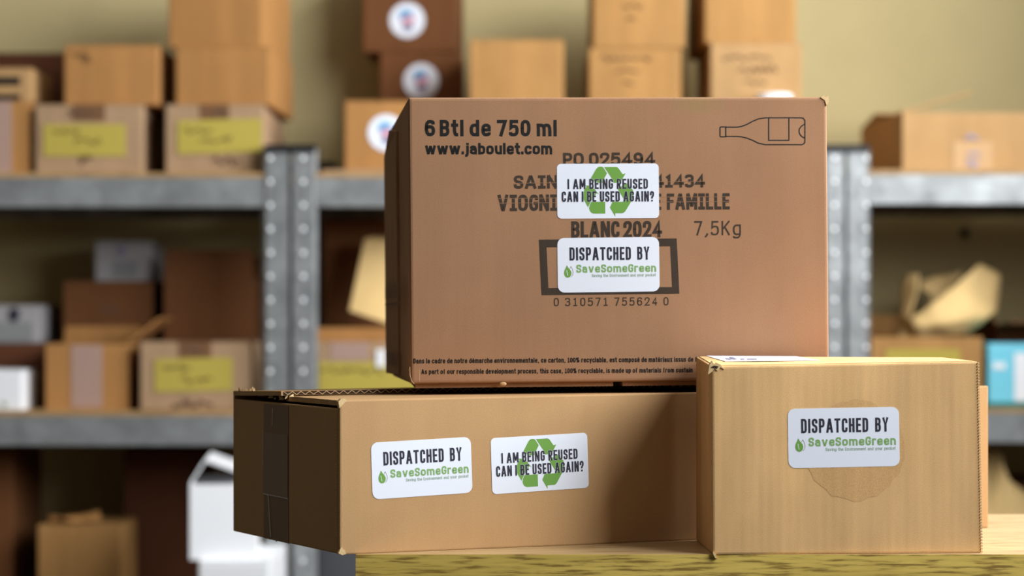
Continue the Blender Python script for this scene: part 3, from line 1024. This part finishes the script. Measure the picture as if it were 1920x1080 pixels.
SYM = [  # recycling arrows, six pieces in sticker units (photo crop pixels, sticker 1800 x 962 from 38,65)
    [(632, 325), (735, 150), (768, 122), (800, 115), (835, 118), (860, 133), (922, 232), (860, 345), (840, 400), (760, 400), (700, 380)],
    [(872, 122), (1085, 122), (1110, 130), (1132, 152), (1198, 250), (1250, 235), (1178, 360), (1150, 400), (1035, 400), (1010, 332)],
    [(540, 445), (620, 450), (700, 510), (775, 605), (735, 585), (650, 700), (580, 830), (500, 680), (495, 610), (520, 520), (560, 470)],
    [(640, 735), (885, 735), (885, 945), (680, 945), (640, 930), (612, 895), (600, 850), (610, 795)],
    [(1110, 515), (1190, 450), (1260, 410), (1300, 430), (1375, 530), (1395, 580), (1380, 660), (1340, 738), (1250, 738), (1215, 690)],
    [(1015, 738), (1342, 738), (1240, 905), (1215, 930), (1190, 940), (1062, 940), (1060, 998), (968, 838)],
]


def sticker(parent, face, corners, kind):
    """corners: TL TR BR BL as seen; builds a paper sticker with its print on the front plane of a box"""
    p = [face.at(*c) for c in corners]
    cx = sum(a for a, b in p) / 4
    cz = sum(b for a, b in p) / 4
    ux = Vector((p[1][0] - p[0][0] + p[2][0] - p[3][0], p[1][1] - p[0][1] + p[2][1] - p[3][1])) / 2
    uz = Vector((p[0][0] - p[3][0] + p[1][0] - p[2][0], p[0][1] - p[3][1] + p[1][1] - p[2][1])) / 2
    W, H = ux.length, uz.length
    ang = math.atan2(ux.y, ux.x)
    o = prism_xz('sticker', rrect(-W / 2, W / 2, -H / 2, H / 2, 0.0035 if kind == 'recycle' else 0.0055), -0.00012, 0.0, M['sticker'], parent)
    o.location = (cx, -0.00016, cz)
    o.rotation_euler = (0, -ang, 0)
    ex = lambda u: -W / 2 + u * W
    ez = lambda v: H / 2 - v * H
    if kind == 'recycle':
        o['label'] = 'white sticker reading I AM BEING REUSED CAN I BE USED AGAIN?'
        for pc in SYM:
            v = [(ex((x - 38) / 1800), ez((y - 62) / 968)) for x, y in pc]
            front_flat('recycling_arrow', v, [tuple(range(len(v)))], -0.00018, M['green'], o)
        for txt, u0, u1, v0, v1 in (('I AM BEING REUSED', .103, .892, .278, .462), ('CAN I BE USED AGAIN?', .045, .952, .505, .695)):
            a, f = stroke_text(txt, ex(u0), ex(u1), ez(v1), ez(v0), 0.165, 0.15, 0.00013, sp=.20)
            front_flat('letter_outline', a, f, -0.00022, M['sticker'], o)
            a, f = stroke_text(txt, ex(u0), ex(u1), ez(v1), ez(v0), 0.165, 0.15, sp=.20)
            front_flat('lettering', a, f, -0.00026, M['navy'], o)
    else:
        o['label'] = 'white sticker reading DISPATCHED BY SaveSomeGreen'
        a, f = stroke_text('DISPATCHED BY', ex(.118), ex(.905), ez(.415), ez(.175), 0.155, 0.15, sp=.42)
        front_flat('lettering', a, f, -0.0002, M['navy'], o)
        a, f = stroke_text('SaveSomeGreen', ex(.183), ex(.968), ez(.640), ez(.492), 0.20, 0.11, rad=1.6)
        front_flat('brand_lettering', a, f, -0.0002, M['green2'], o)
        a, f = stroke_text('Saving the Environment and your pocket', ex(.335), ex(.965), ez(.722), ez(.668), 0.15, 0.10, rad=2, sp=.30)
        front_flat('small_lettering', a, f, -0.0002, M['grey_ink'], o)
        lf = [(212, 530), (240, 580), (278, 625), (293, 665), (285, 710), (262, 742), (232, 752), (200, 745), (172, 715), (162, 672), (170, 625), (195, 575)]
        v = [(ex((x - 50) / 1795), ez((y - 52) / 962)) for x, y in lf]
        front_flat('leaf_mark', v, [tuple(range(len(v)))], -0.0002, M['green'], o)
        v, f = [], []
        ribbon([(ex((x - 50) / 1795), ez((y - 52) / 962)) for x, y in ((262, 598), (286, 556), (312, 610), (322, 660), (312, 705), (284, 742))], 0.00013, v, f)
        front_flat('leaf_outline', v, f, -0.0002, M['faint'], o)
        v, f = [], []
        ribbon([(ex((x - 50) / 1795), ez((y - 52) / 962)) for x, y in ((208, 620), (212, 660), (226, 715))], 0.00022, v, f)
        front_flat('leaf_vein', v, f, -0.00026, M['sticker'], o)
    return o


def jag(name, pts, mat, parent, y0, y1):
    return prism_xz(name, pts, y0, y1, mat, parent)


# ---- 1. long low carton, turned so that its left end shows
A = P(637, 1040, 1.70)
lc = thing('long_carton', 'long low cardboard box, shaded taped left end overhanging the table edge', 'box', (A.x, 1.70, TZ), (0, 0, R(22)), 'boxes on the worktable')
Lx, Dv = 0.5854, Vector((-0.0265, 0.2157, 0))
HL, HR = 0.1180, 0.1225
HS = 0.1115                      # the short end walls are lower: a dark gap stays under the lid flaps


def wall_hexa(bm, a, b, inn, h1, h2, th=0.0045):
    a, b, n = Vector(a), Vector(b), Vector(inn).normalized() * th
    c = [a, b, b + n, a + n]
    t4 = [a + Vector((0, 0, h1)), b + Vector((0, 0, h2)), b + n + Vector((0, 0, h2)), a + n + Vector((0, 0, h1))]
    hexa(bm, c + t4)


fl, fr = Vector((0, 0, 0)), Vector((Lx, 0, 0))
bl, br = fl + Dv, fr + Dv
bm = bmesh.new()
hexa(bm, [fl + Vector((.002, .002, 0)), fr + Vector((-.002, .002, 0)), br + Vector((-.002, -.002, 0)), bl + Vector((.002, -.002, 0))] +
     [p + Vector((0, 0, 0.004)) for p in (fl + Vector((.002, .002, 0)), fr + Vector((-.002, .002, 0)), br + Vector((-.002, -.002, 0)), bl + Vector((.002, -.002, 0)))])
wall_hexa(bm, fl, fr, (0, 1, 0), HL, HR)
wall_hexa(bm, br, bl, (0, -1, 0), HR, HL)
wall_hexa(bm, bl + Vector((0, -.0045, 0)), fl + Vector((0, .0045, 0)), (1, 0, 0), HS + .001, HS)
wall_hexa(bm, fr + Vector((0, .0045, 0)), br + Vector((0, -.0045, 0)), (-1, 0, 0), HR - .004, HR - .004)
bevel(bm, 0.0012, 2)
from_bm('body', bm, M['long'], lc)
# lid flaps: the front one starts at the front fold, the rear one overlaps it and shows its open flutes
mid = 0.50
bm = bmesh.new()
def lidh(x): return HL + (HR - HL) * x / Lx
f0, f1 = Vector((.001, .0045, 0)), Vector((Lx - .001, .0045, 0))
g0, g1 = Dv * (mid + .04) + Vector((.006, 0, 0)), Dv * (mid + .04) + Vector((Lx - .001, 0, 0))
# slightly ragged left edge
N = 9
left = [f0.lerp(g0, i / N) + Vector((random.uniform(-.0012, .0016), 0, 0)) for i in range(N + 1)]
tv = [bm.verts.new((p.x, p.y, HL - .0003)) for p in left] + [bm.verts.new((g1.x, g1.y, HR - .0003)), bm.verts.new((f1.x, f1.y, HR - .0003))]
bv = [bm.verts.new((v.co.x, v.co.y, v.co.z - .004)) for v in tv]
bm.faces.new(tv)
bm.faces.new(list(reversed(bv)))
for i in range(len(tv)):
    j = (i + 1) % len(tv)
    bm.faces.new((tv[i], bv[i], bv[j], tv[j]))
from_bm('lid_flap', bm, M['long'], lc)
bm = bmesh.new()
r0, r1 = Dv * mid, Dv * mid + Vector((Lx - .001, 0, 0))
b0, b1 = Dv + Vector((.001, -.0045, 0)), Dv + Vector((Lx - .001, -.0045, 0))
zr = 0.0004
hexa(bm, [(r0.x - .002, r0.y, HL + zr), (r1.x, r1.y, HR + zr), (b1.x, b1.y, HR + zr - .003), (b0.x - .002, b0.y, HL + zr - .003),
          (r0.x - .002, r0.y, HL + zr + .0036), (r1.x, r1.y, HR + zr + .0036), (b1.x, b1.y, HR + .0012), (b0.x - .002, b0.y, HL + .0012)])
from_bm('lid_flap', bm, M['long'], lc)
# open flute edge of the rear flap: dark strip paints the shade in the flutes behind the zig-zag medium
gap_shade = []
bm = bmesh.new()
hexa(bm, [(r0.x, r0.y - .0004, HL + zr + .0004), (r1.x, r1.y - .0004, HR + zr + .0004), (r1.x, r1.y, HR + zr + .0004), (r0.x, r0.y, HL + zr + .0004),
          (r0.x, r0.y - .0004, HL + zr + .0033), (r1.x, r1.y - .0004, HR + zr + .0033), (r1.x, r1.y, HR + zr + .0033), (r0.x, r0.y, HL + zr + .0033)])
co = from_bm('flute_gap_shade', bm, M['gap_shade'], lc)
zz = []
k = 0
x = 0.0
while x < Lx - .004:
    zz.append((r0.x + x, HL + (HR - HL) * x / Lx + zr + (.0006 if k % 2 else .0031)))
    x += .0036
    k += 1
v, f = [], []
ribbon(zz, .00022, v, f)
front_flat('flute_zigzag', v, f, r0.y - .0007, M['flute'], co)

# left end: tape strip, painted tape sheen, scratches and torn fibre.  End plane goes from fl to bl.
ed = Dv.normalized()
en = Vector((-ed.y, ed.x, 0))       # outward normal of the end


def end_pt(s_, z, off):
    p = ed * s_ + en * off
    return (p.x, p.y, z)


def end_patch(name, s0, s1, z0, z1, off0, off1, mat):
    bm = bmesh.new()
    hexa(bm, [end_pt(s0, z0, off1), end_pt(s1, z0, off1), end_pt(s1, z0, off0), end_pt(s0, z0, off0),
              end_pt(s0, z1, off1), end_pt(s1, z1, off1), end_pt(s1, z1, off0), end_pt(s0, z1, off0)])
    return from_bm(name, bm, mat, lc)


TS0, TS1 = 0.098, 0.149
tp = end_patch('tape', TS0, TS1, 0.0, HS - .001, 0, .0004, M['tape_brown'])
tp['label'] = 'dark brown parcel tape down the shaded end'
end_patch('tape', TS0 + .001, TS1 + .001, 0.036, 0.087, .0004, .0007, M['tape_shine'])  # painted sheen over the middle of the tape
bm = bmesh.new()
for pth, wd_ in (([(0.139, .036), (0.1375, .030), (0.136, .020), (0.133, .002)], .0004), ([(0.129, HS - .004), (0.1305, HS - .018)], .0003), ([(TS1 + .0006, .088), (TS1 + .0006, .060)], .0002), ([(TS0, .036), (TS1, .0365)], .00025)):
    v, f = [], []
    ribbon(pth, wd_, v, f)
    vv = [bm.verts.new(end_pt(a, b, .0010)) for a, b in v]
    for q_ in f:
        bm.faces.new([vv[i] for i in q_])
o = from_bm('tape_scratch', bm, M['white'], lc)
# torn fibres along the top of the end and at the bottom of the tape
bm = bmesh.new()
rnd = random.Random(3)
def tuft(s_, z, off, size, up):
    a = Vector(end_pt(s_, z, off))
    d = Vector((rnd.uniform(-1, 1), rnd.uniform(-1, 1), 0)) * size * .5
    tip = a + Vector((rnd.uniform(-.6, .6) * size, rnd.uniform(-.6, .6) * size, up * size * rnd.uniform(.5, 1.2)))
    q1, q2, q3 = bm.verts.new(a - d), bm.verts.new(a + d), bm.verts.new(tip)
    bm.faces.new((q1, q2, q3))
for i in range(26):
    tuft(rnd.uniform(TS0 - .004, TS1 + .02), HS + rnd.uniform(.003, .0065), rnd.uniform(-.006, .0), .004, 1)
for i in range(14):
    tuft(rnd.uniform(TS0 - .006, TS1), .0005, .0005, .0026, -.5)
for i in range(12):
    tuft(rnd.uniform(TS1 + .02, .212), HL + rnd.uniform(.0, .002), rnd.uniform(-.004, 0), .004, 1)
o = from_bm('torn_fibre', bm, M['torn'], lc)
o['kind'] = 'stuff'
# perforated fold beside the front corner
bm = bmesh.new()
for i in range(44):
    z = .004 + i * (HS - .008) / 43
    p = Vector(end_pt(0.0065, z, .0003))
    bmesh.ops.create_cube(bm, size=.0007, matrix=Matrix.Translation(p))
o = from_bm('perforation', bm, M['torn'], lc)
o['kind'] = 'stuff'
o = jag('worn_corner', [(-.0004, HL - .006), (.003, HL - .0025), (.0052, HL - .0008), (.0048, HL + .0008), (.001, HL + .0012), (-.0012, HL - .001)], M['torn'], lc, -.0006, .004)
o = jag('worn_corner', [(-.0012, .0012), (.001, .006), (.0038, .003), (.0050, .0005), (.002, -.0004)], M['torn'], lc, -.0006, .003)
fc = Face(lc)
sticker(lc, fc, [(695.4, 830), (882.4, 819), (885.6, 923.6), (698.3, 936.7)], 'dispatch')
sticker(lc, fc, [(919.5, 821.6), (1101.2, 811), (1103.3, 914.4), (923, 926.8)], 'recycle')

# ---- 2. wine carton on top
B = P(770, 720, 1.80)
wc = thing('wine_carton', 'printed brown wine carton stacked on top of the long box', 'box', B, (0, R(-0.5), R(4.2)), 'boxes on the worktable')
WW, WH = 0.3435, 0.2320
WD = Vector((-0.0098, 0.2500, 0))
bm = bmesh.new()
a0, a1 = Vector((0, 0, 0)), Vector((WW, 0, 0))
hexa(bm, [a0, a1, a1 + WD, a0 + WD] + [p + Vector((0, 0, hh)) for p, hh in ((a0, WH), (a1, WH), (a1 + WD, WH - .002), (a0 + WD, WH - .004))])
bevel(bm, 0.0028, 3)
body = from_bm('body', bm, M['wine'], wc)
# end flap bulging on the left side
e0 = WD * 0.52
e1 = WD * 0.995
bm = bmesh.new()
zs = WH - .016
outl = [(e0, .004), (e1, .003), (e1, WH - .030), (e0 + (e1 - e0) * .35, zs + .004), (e0, zs)]
vi = [bm.verts.new((p.x + .001, p.y, z)) for p, z in outl]
vo = [bm.verts.new((p.x - (.0020 if i in (0, 4) else .0062), p.y, z)) for i, (p, z) in enumerate(outl)]
bm.faces.new(vo)
bm.faces.new(list(reversed(vi)))
for i in range(5):
    j = (i + 1) % 5
    bm.faces.new((vo[i], vi[i], vi[j], vo[j]))
bevel(bm, 0.001, 2)
o = from_bm('end_flap', bm, M['wine_dark'], wc)
# side print, seen edge on
sd = WD.normalized()
sn = Vector((-sd.y, sd.x, 0))


def side_flat(name, v2, fs, off, mat, parent=None):
    return mesh(name, [tuple(sd * a + sn * off + Vector((0, 0, b))) for a, b in v2], fs, mat, parent or wc)


v, f = [], []
ribbon([(.135, .20), (.128, .175), (.138, .15), (.118, .125), (.135, .105)], .002, v, f)
ribbon([(.100, .165), (.112, .14), (.100, .12)], .0015, v, f)
side_flat('side_print', v, f, .0072, M['faint'])
v, f = [], []
ribbon([(.02, .066), (.235, .066)], .0009, v, f)
for i in range(14):
    a = .025 + i * .0155
    ribbon([(a, .071), (a + .003, .085 + (i % 3) * .002)], .0016, v, f)
    ribbon([(a + .008, .071), (a + .006, .082)], .0013, v, f)
for i in range(6):
    ribbon([(.12 + i * .016, .012), (.12 + i * .016, .024)], .004, v, f)
side_flat('side_print', v, f, .0072, M['faint'])
# bottom flaps, showing as a dark double edge under the front
slab('bottom_flap', .004, .1655, .006, .24, -.0036, -.0003, M['wine_dark'], wc)
slab('bottom_flap', .1735, WW - .004, .006, .24, -.0036, -.0003, M['wine_dark'], wc)
fw_ = Face(wc)
def stroke_print(name, txt, px0, px1, py0, py1, mat, weight, rise=0.0, **kw):
    """py0 cap line, py1 base line at the left end; rise in pixels towards the right end"""
    xa, z1 = fw_.at(px0, py0)
    xa, z0 = fw_.at(px0, py1)
    xb, zz = fw_.at(px1, py1 - rise)
    a, f = stroke_text(txt, xa, xb, z0, z1, weight, slope=zz - z0, **kw)
    return front_flat(name, a, f, -0.0001, mat, wc)


stroke_print('bottle_count_print', '6', 796.7, 816, 224.8, 255.5, M['ink'], .20, rad=2)
stroke_print('bottle_count_print', 'Btl de 750 ml', 825, 1044, 224.8, 255.5, M['ink'], .195, rad=2, gap=.12, sp=.12)
stroke_print('web_address_print', 'www.jaboulet.com', 797, 1035.5, 268.0, 289.5, M['ink'], .215, rad=2, gap=.085)
stroke_print('order_number_print', 'PO 025494', 1056, 1228.6, 286.5, 311.0, M['stamp'], .205, 1, rad=2, gap=.075, sp=.14)
stroke_print('stamped_word', 'SA|N', 963.7, 1045.5, 329.0, 354.0, M['stamp'], .21, .6, rad=2, gap=.075)
stroke_print('stamped_number', '41434', 1226.5, 1322, 327.5, 352.0, M['stamp'], .21, .7, rad=2, gap=.075)
stroke_print('stamped_word', 'V|OGN|', 933, 1045.5, 365.2, 396.0, M['stamp'], .185, .8, rad=2, gap=.075)
stroke_print('stamped_word', 'E', 1224, 1240, 363.0, 393.4, M['stamp'], .185, 0)
stroke_print('stamped_word', 'FAM|LLE', 1250.7, 1368.3, 363.0, 393.4, M['stamp'], .185, .8, rad=2, gap=.075)
stroke_print('vintage_print', 'BLANC 2024', 1071.3, 1241.5, 415.0, 446.0, M['stamp'], .19, 1.2, rad=2, gap=.075, sp=.12)
stroke_print('weight_print', '7,5Kg', 1301.8, 1389.3, 414.5, 441.5, M['stamp'], .115, .6, rad=3, gap=.16)
stroke_print('number_print', '0 310571 755624 0', 1038.6, 1253.6, 558.5, 574.2, M['stamp'], .13, 1.6, rad=2.5, gap=.26, sp=.12, mono=.40)
stroke_print('french_small_print', 'Dans le cadre de notre d\u00e9marche environnementale, ce carton, 100% recyclable, est compos\u00e9 de mat\u00e9riaux issus de f', 775, 1307, 672.2, 681.6, M['ink'], .19, 3.4, rad=2, gap=.10, sp=.24)
stroke_print('english_small_print', 'As part of our responsible development process, this case, 100% recyclable, is made up of materials from sustain', 790, 1299, 692.4, 701.6, M['ink'], .19, 3.4, rad=2, gap=.10, sp=.24)
# thin light stripes across the stamp, where the roller missed
for (xa, xb, ya) in ((963, 1322, 343.5), (933, 1368, 381.0), (933, 1368, 372.0)):
    (x0_, z0_), (x1_, z1_) = fw_.at(xa, ya), fw_.at(xb, ya - 3.4)
    v, f = [], []
    ribbon([(x0_, z0_), (x1_, z1_)], .00014, v, f)
    front_flat('stamp_gap', v, f, -.00014, M['wine'], wc)
# bar code frame
fo = [fw_.at(900 + x / 3.4846, 270 + y / 3.4846) for x, y in ((385, 625), (1285, 617), (1303, 978), (402, 988))]
fi = [fw_.at(900 + x / 3.4846, 270 + y / 3.4846) for x, y in ((435, 675), (1243, 668), (1255, 935), (447, 941))]
front_flat('stamped_frame', fo + fi, [(0, 1, 5, 4), (1, 2, 6, 5), (2, 3, 7, 6), (3, 0, 4, 7)], -.0001, M['stamp'], wc)
# bottle drawing


def zp(x, y):
    return fw_.at(1130 + x / 4.2667, 170 + y / 4.2667)


v, f = [], []
hwl = .00047
top = [(985, 292), (1075, 292), (1110, 286), (1150, 272), (1200, 245), (1245, 226), (1300, 217), (1590, 217), (1606, 222), (1618, 240)]
bot = [(1618, 412), (1608, 426), (1592, 432), (1300, 432), (1245, 420), (1200, 397), (1150, 378), (1110, 369), (1075, 366), (985, 366)]
ribbon([zp(*p) for p in top + bot], hwl, v, f)
ribbon([zp(*p) for p in ((945, 290), (985, 290), (985, 369), (945, 369), (939, 363), (939, 296))], hwl, v, f, True)
ribbon([zp(*p) for p in ((1328, 217), (1328, 397), (1490, 397), (1490, 217))], hwl, v, f)
ribbon([zp(*p) for p in ((1618, 266), (1590, 284), (1574, 306), (1571, 326), (1578, 350), (1594, 368), (1618, 380))], hwl, v, f)
front_flat('bottle_drawing', v, f, -.0001, M['ink'], wc)
sticker(wc, fw_, [(1044, 307.3), (1235, 306.4), (1235.8, 409), (1045, 410)], 'recycle')
sticker(wc, fw_, [(1045, 446.4), (1235.8, 444.2), (1236.6, 546.4), (1046, 548.7)], 'dispatch')
# crushed top right corner and split at the lower left corner
bm = bmesh.new()
pts = [(WW - .0055, WH - .0005), (WW - .003, WH + .0012), (WW - .0012, WH - .0006), (WW + .0012, WH + .0008), (WW + .0014, WH - .004), (WW - .0006, WH - .0075), (WW - .002, WH - .0030)]
jag('crushed_corner', pts, M['torn'], wc, -.0008, .006)
v, f = [], []
x, z = fw_.at(768, 690)
ribbon([fw_.at(*p) for p in ((768.5, 688), (769, 704), (772, 714), (777, 720))], .0002, v, f)
ribbon([fw_.at(*p) for p in ((786.5, 694), (786.8, 716))], .00013, v, f)
front_flat('crease', v, f, -.0001, M['torn'], wc)
# glue blob on the bottom edge
q0 = fw_.at(943, 720)
bm = bmesh.new()
bmesh.ops.create_icosphere(bm, subdivisions=2, radius=.0022, matrix=Matrix.Translation((q0[0], -.0004, q0[1])) @ Matrix.Diagonal((1.4, .5, .8, 1)))
from_bm('glue_blob', bm, M['tape_clear'], wc, smooth=True)

# ---- 3. square corrugated carton in front on the right
Cc = P(1337, 1040, 1.70)
rc = thing('corrugated_carton', 'small square corrugated box at front right with one white sticker', 'box', (Cc.x, 1.70, TZ), (0, 0, R(3.2)), 'boxes on the worktable')
RW = 0.2080
RD = Vector((0.002, 0.1085, 0))
hFL, hFR, hBR, hBL = .1438, .1474, .1482, .1494
bm = bmesh.new()
a0, a1 = Vector((0, 0, 0)), Vector((RW, 0, 0))
tops = [Vector((-.0008, 0, hFL)), Vector((RW - .0028, 0, hFR)), a1 + RD + Vector((-.0028, 0, hBR)), a0 + RD + Vector((0, 0, hBL))]
hexa(bm, [a0, a1, a1 + RD, a0 + RD] + tops)
bevel(bm, 0.0016, 2)
from_bm('body', bm, M['right'], rc)
fr_ = Face(rc)


def top_pt(u, w_, off=0.0):
    p = tops[0].lerp(tops[1], u).lerp(tops[3].lerp(tops[2], u), w_)
    return Vector((p.x, p.y, p.z + off))


# top flap seam and the white address label lying on top
def top_patch(name, quad, off0, off1, mat, parent):
    bm = bmesh.new()
    hexa(bm, [top_pt(u, w_, off0) for u, w_ in quad] + [top_pt(u, w_, off1) for u, w_ in quad])
    return from_bm(name, bm, mat, parent)


top_patch('lid_flap', [(.012, .02), (.985, .02), (.985, .98), (.012, .98)], -.0002, .0006, M['right'], rc)
lb = top_patch('address_label', [(.075, .40), (.44, .40), (.40, 1.0), (.04, 1.0)], .0007, .0010, M['sticker'], rc)
lb['label'] = 'white paper label on the lid'
bm = bmesh.new()
for u0_, u1_, w0_, w1_ in ((.095, .115, .55, .70), (.12, .135, .58, .82), (.15, .165, .56, .64), (.175, .215, .57, .63)):
    c4 = [bm.verts.new(top_pt(u, w_, .0012)) for u, w_ in ((u0_, w0_), (u1_, w0_), (u1_, w1_), (u0_, w1_))]
    bm.faces.new(c4)
from_bm('label_print', bm, M['violet'], lb)
# ring left by a peeled round sticker
mx, mz = fr_.at(1602, 844)
rnd = random.Random(5)
n_ = 40
pts = []
for i in range(n_):
    a = 2 * math.pi * i / n_
    rr = .0385 * (1 + rnd.uniform(-.03, .03))
    pts.append((mx + rr * math.cos(a), mz + rr * math.sin(a)))
o = front_flat('peeled_sticker_mark', pts, [tuple(range(n_))], -.00012, M['stain'], rc)
sticker(rc, fr_, [(1476.3, 766.7), (1684.4, 762.5), (1688, 874), (1478.8, 877.8)], 'dispatch')
# torn top left corner, chipped bottom corner, perforated right edge
jag('torn_corner', [(-.0040, hFL - .006), (-.0028, hFL + .0015), (-.0008, hFL + .0042), (.0010, hFL + .0012), (.0024, hFL + .0030), (.0055, hFL + .0016), (.0085, hFL - .0022), (.0055, hFL - .0006), (.0035, hFL - .0034), (.0010, hFL - .0016), (-.0012, hFL - .0042)], M['torn'], rc, -.0008, .004)
jag('torn_hole_shade', [(-.0020, hFL - .0006), (.0005, hFL + .0008), (.0040, hFL + .0002), (.0030, hFL - .0016), (.0005, hFL - .0010)], M['gap_shade'], rc, -.0012, -.0006)  # dark patch stands in for the shade inside the tear
jag('chipped_corner', [(-.0004, .0025), (.0020, .0005), (.0022, -.0016), (.0034, -.0030), (.0016, -.0026), (.0004, -.0006)], M['torn'], rc, -.0010, .002)
bm = bmesh.new()
npf = 66
for i in range(npf):
    k = (i + .5) / npf
    z = k * hFR
    x = RW - .0028 * k
    bmesh.ops.create_cube(bm, size=1.0, matrix=Matrix.Translation((x + .0002, -.0002, z)) @ Matrix.Rotation(R(45), 4, 'Y') @ Matrix.Diagonal((.0013, .0016, .0013, 1)))
o = from_bm('perforated_edge', bm, M['torn'], rc)
o['kind'] = 'stuff'
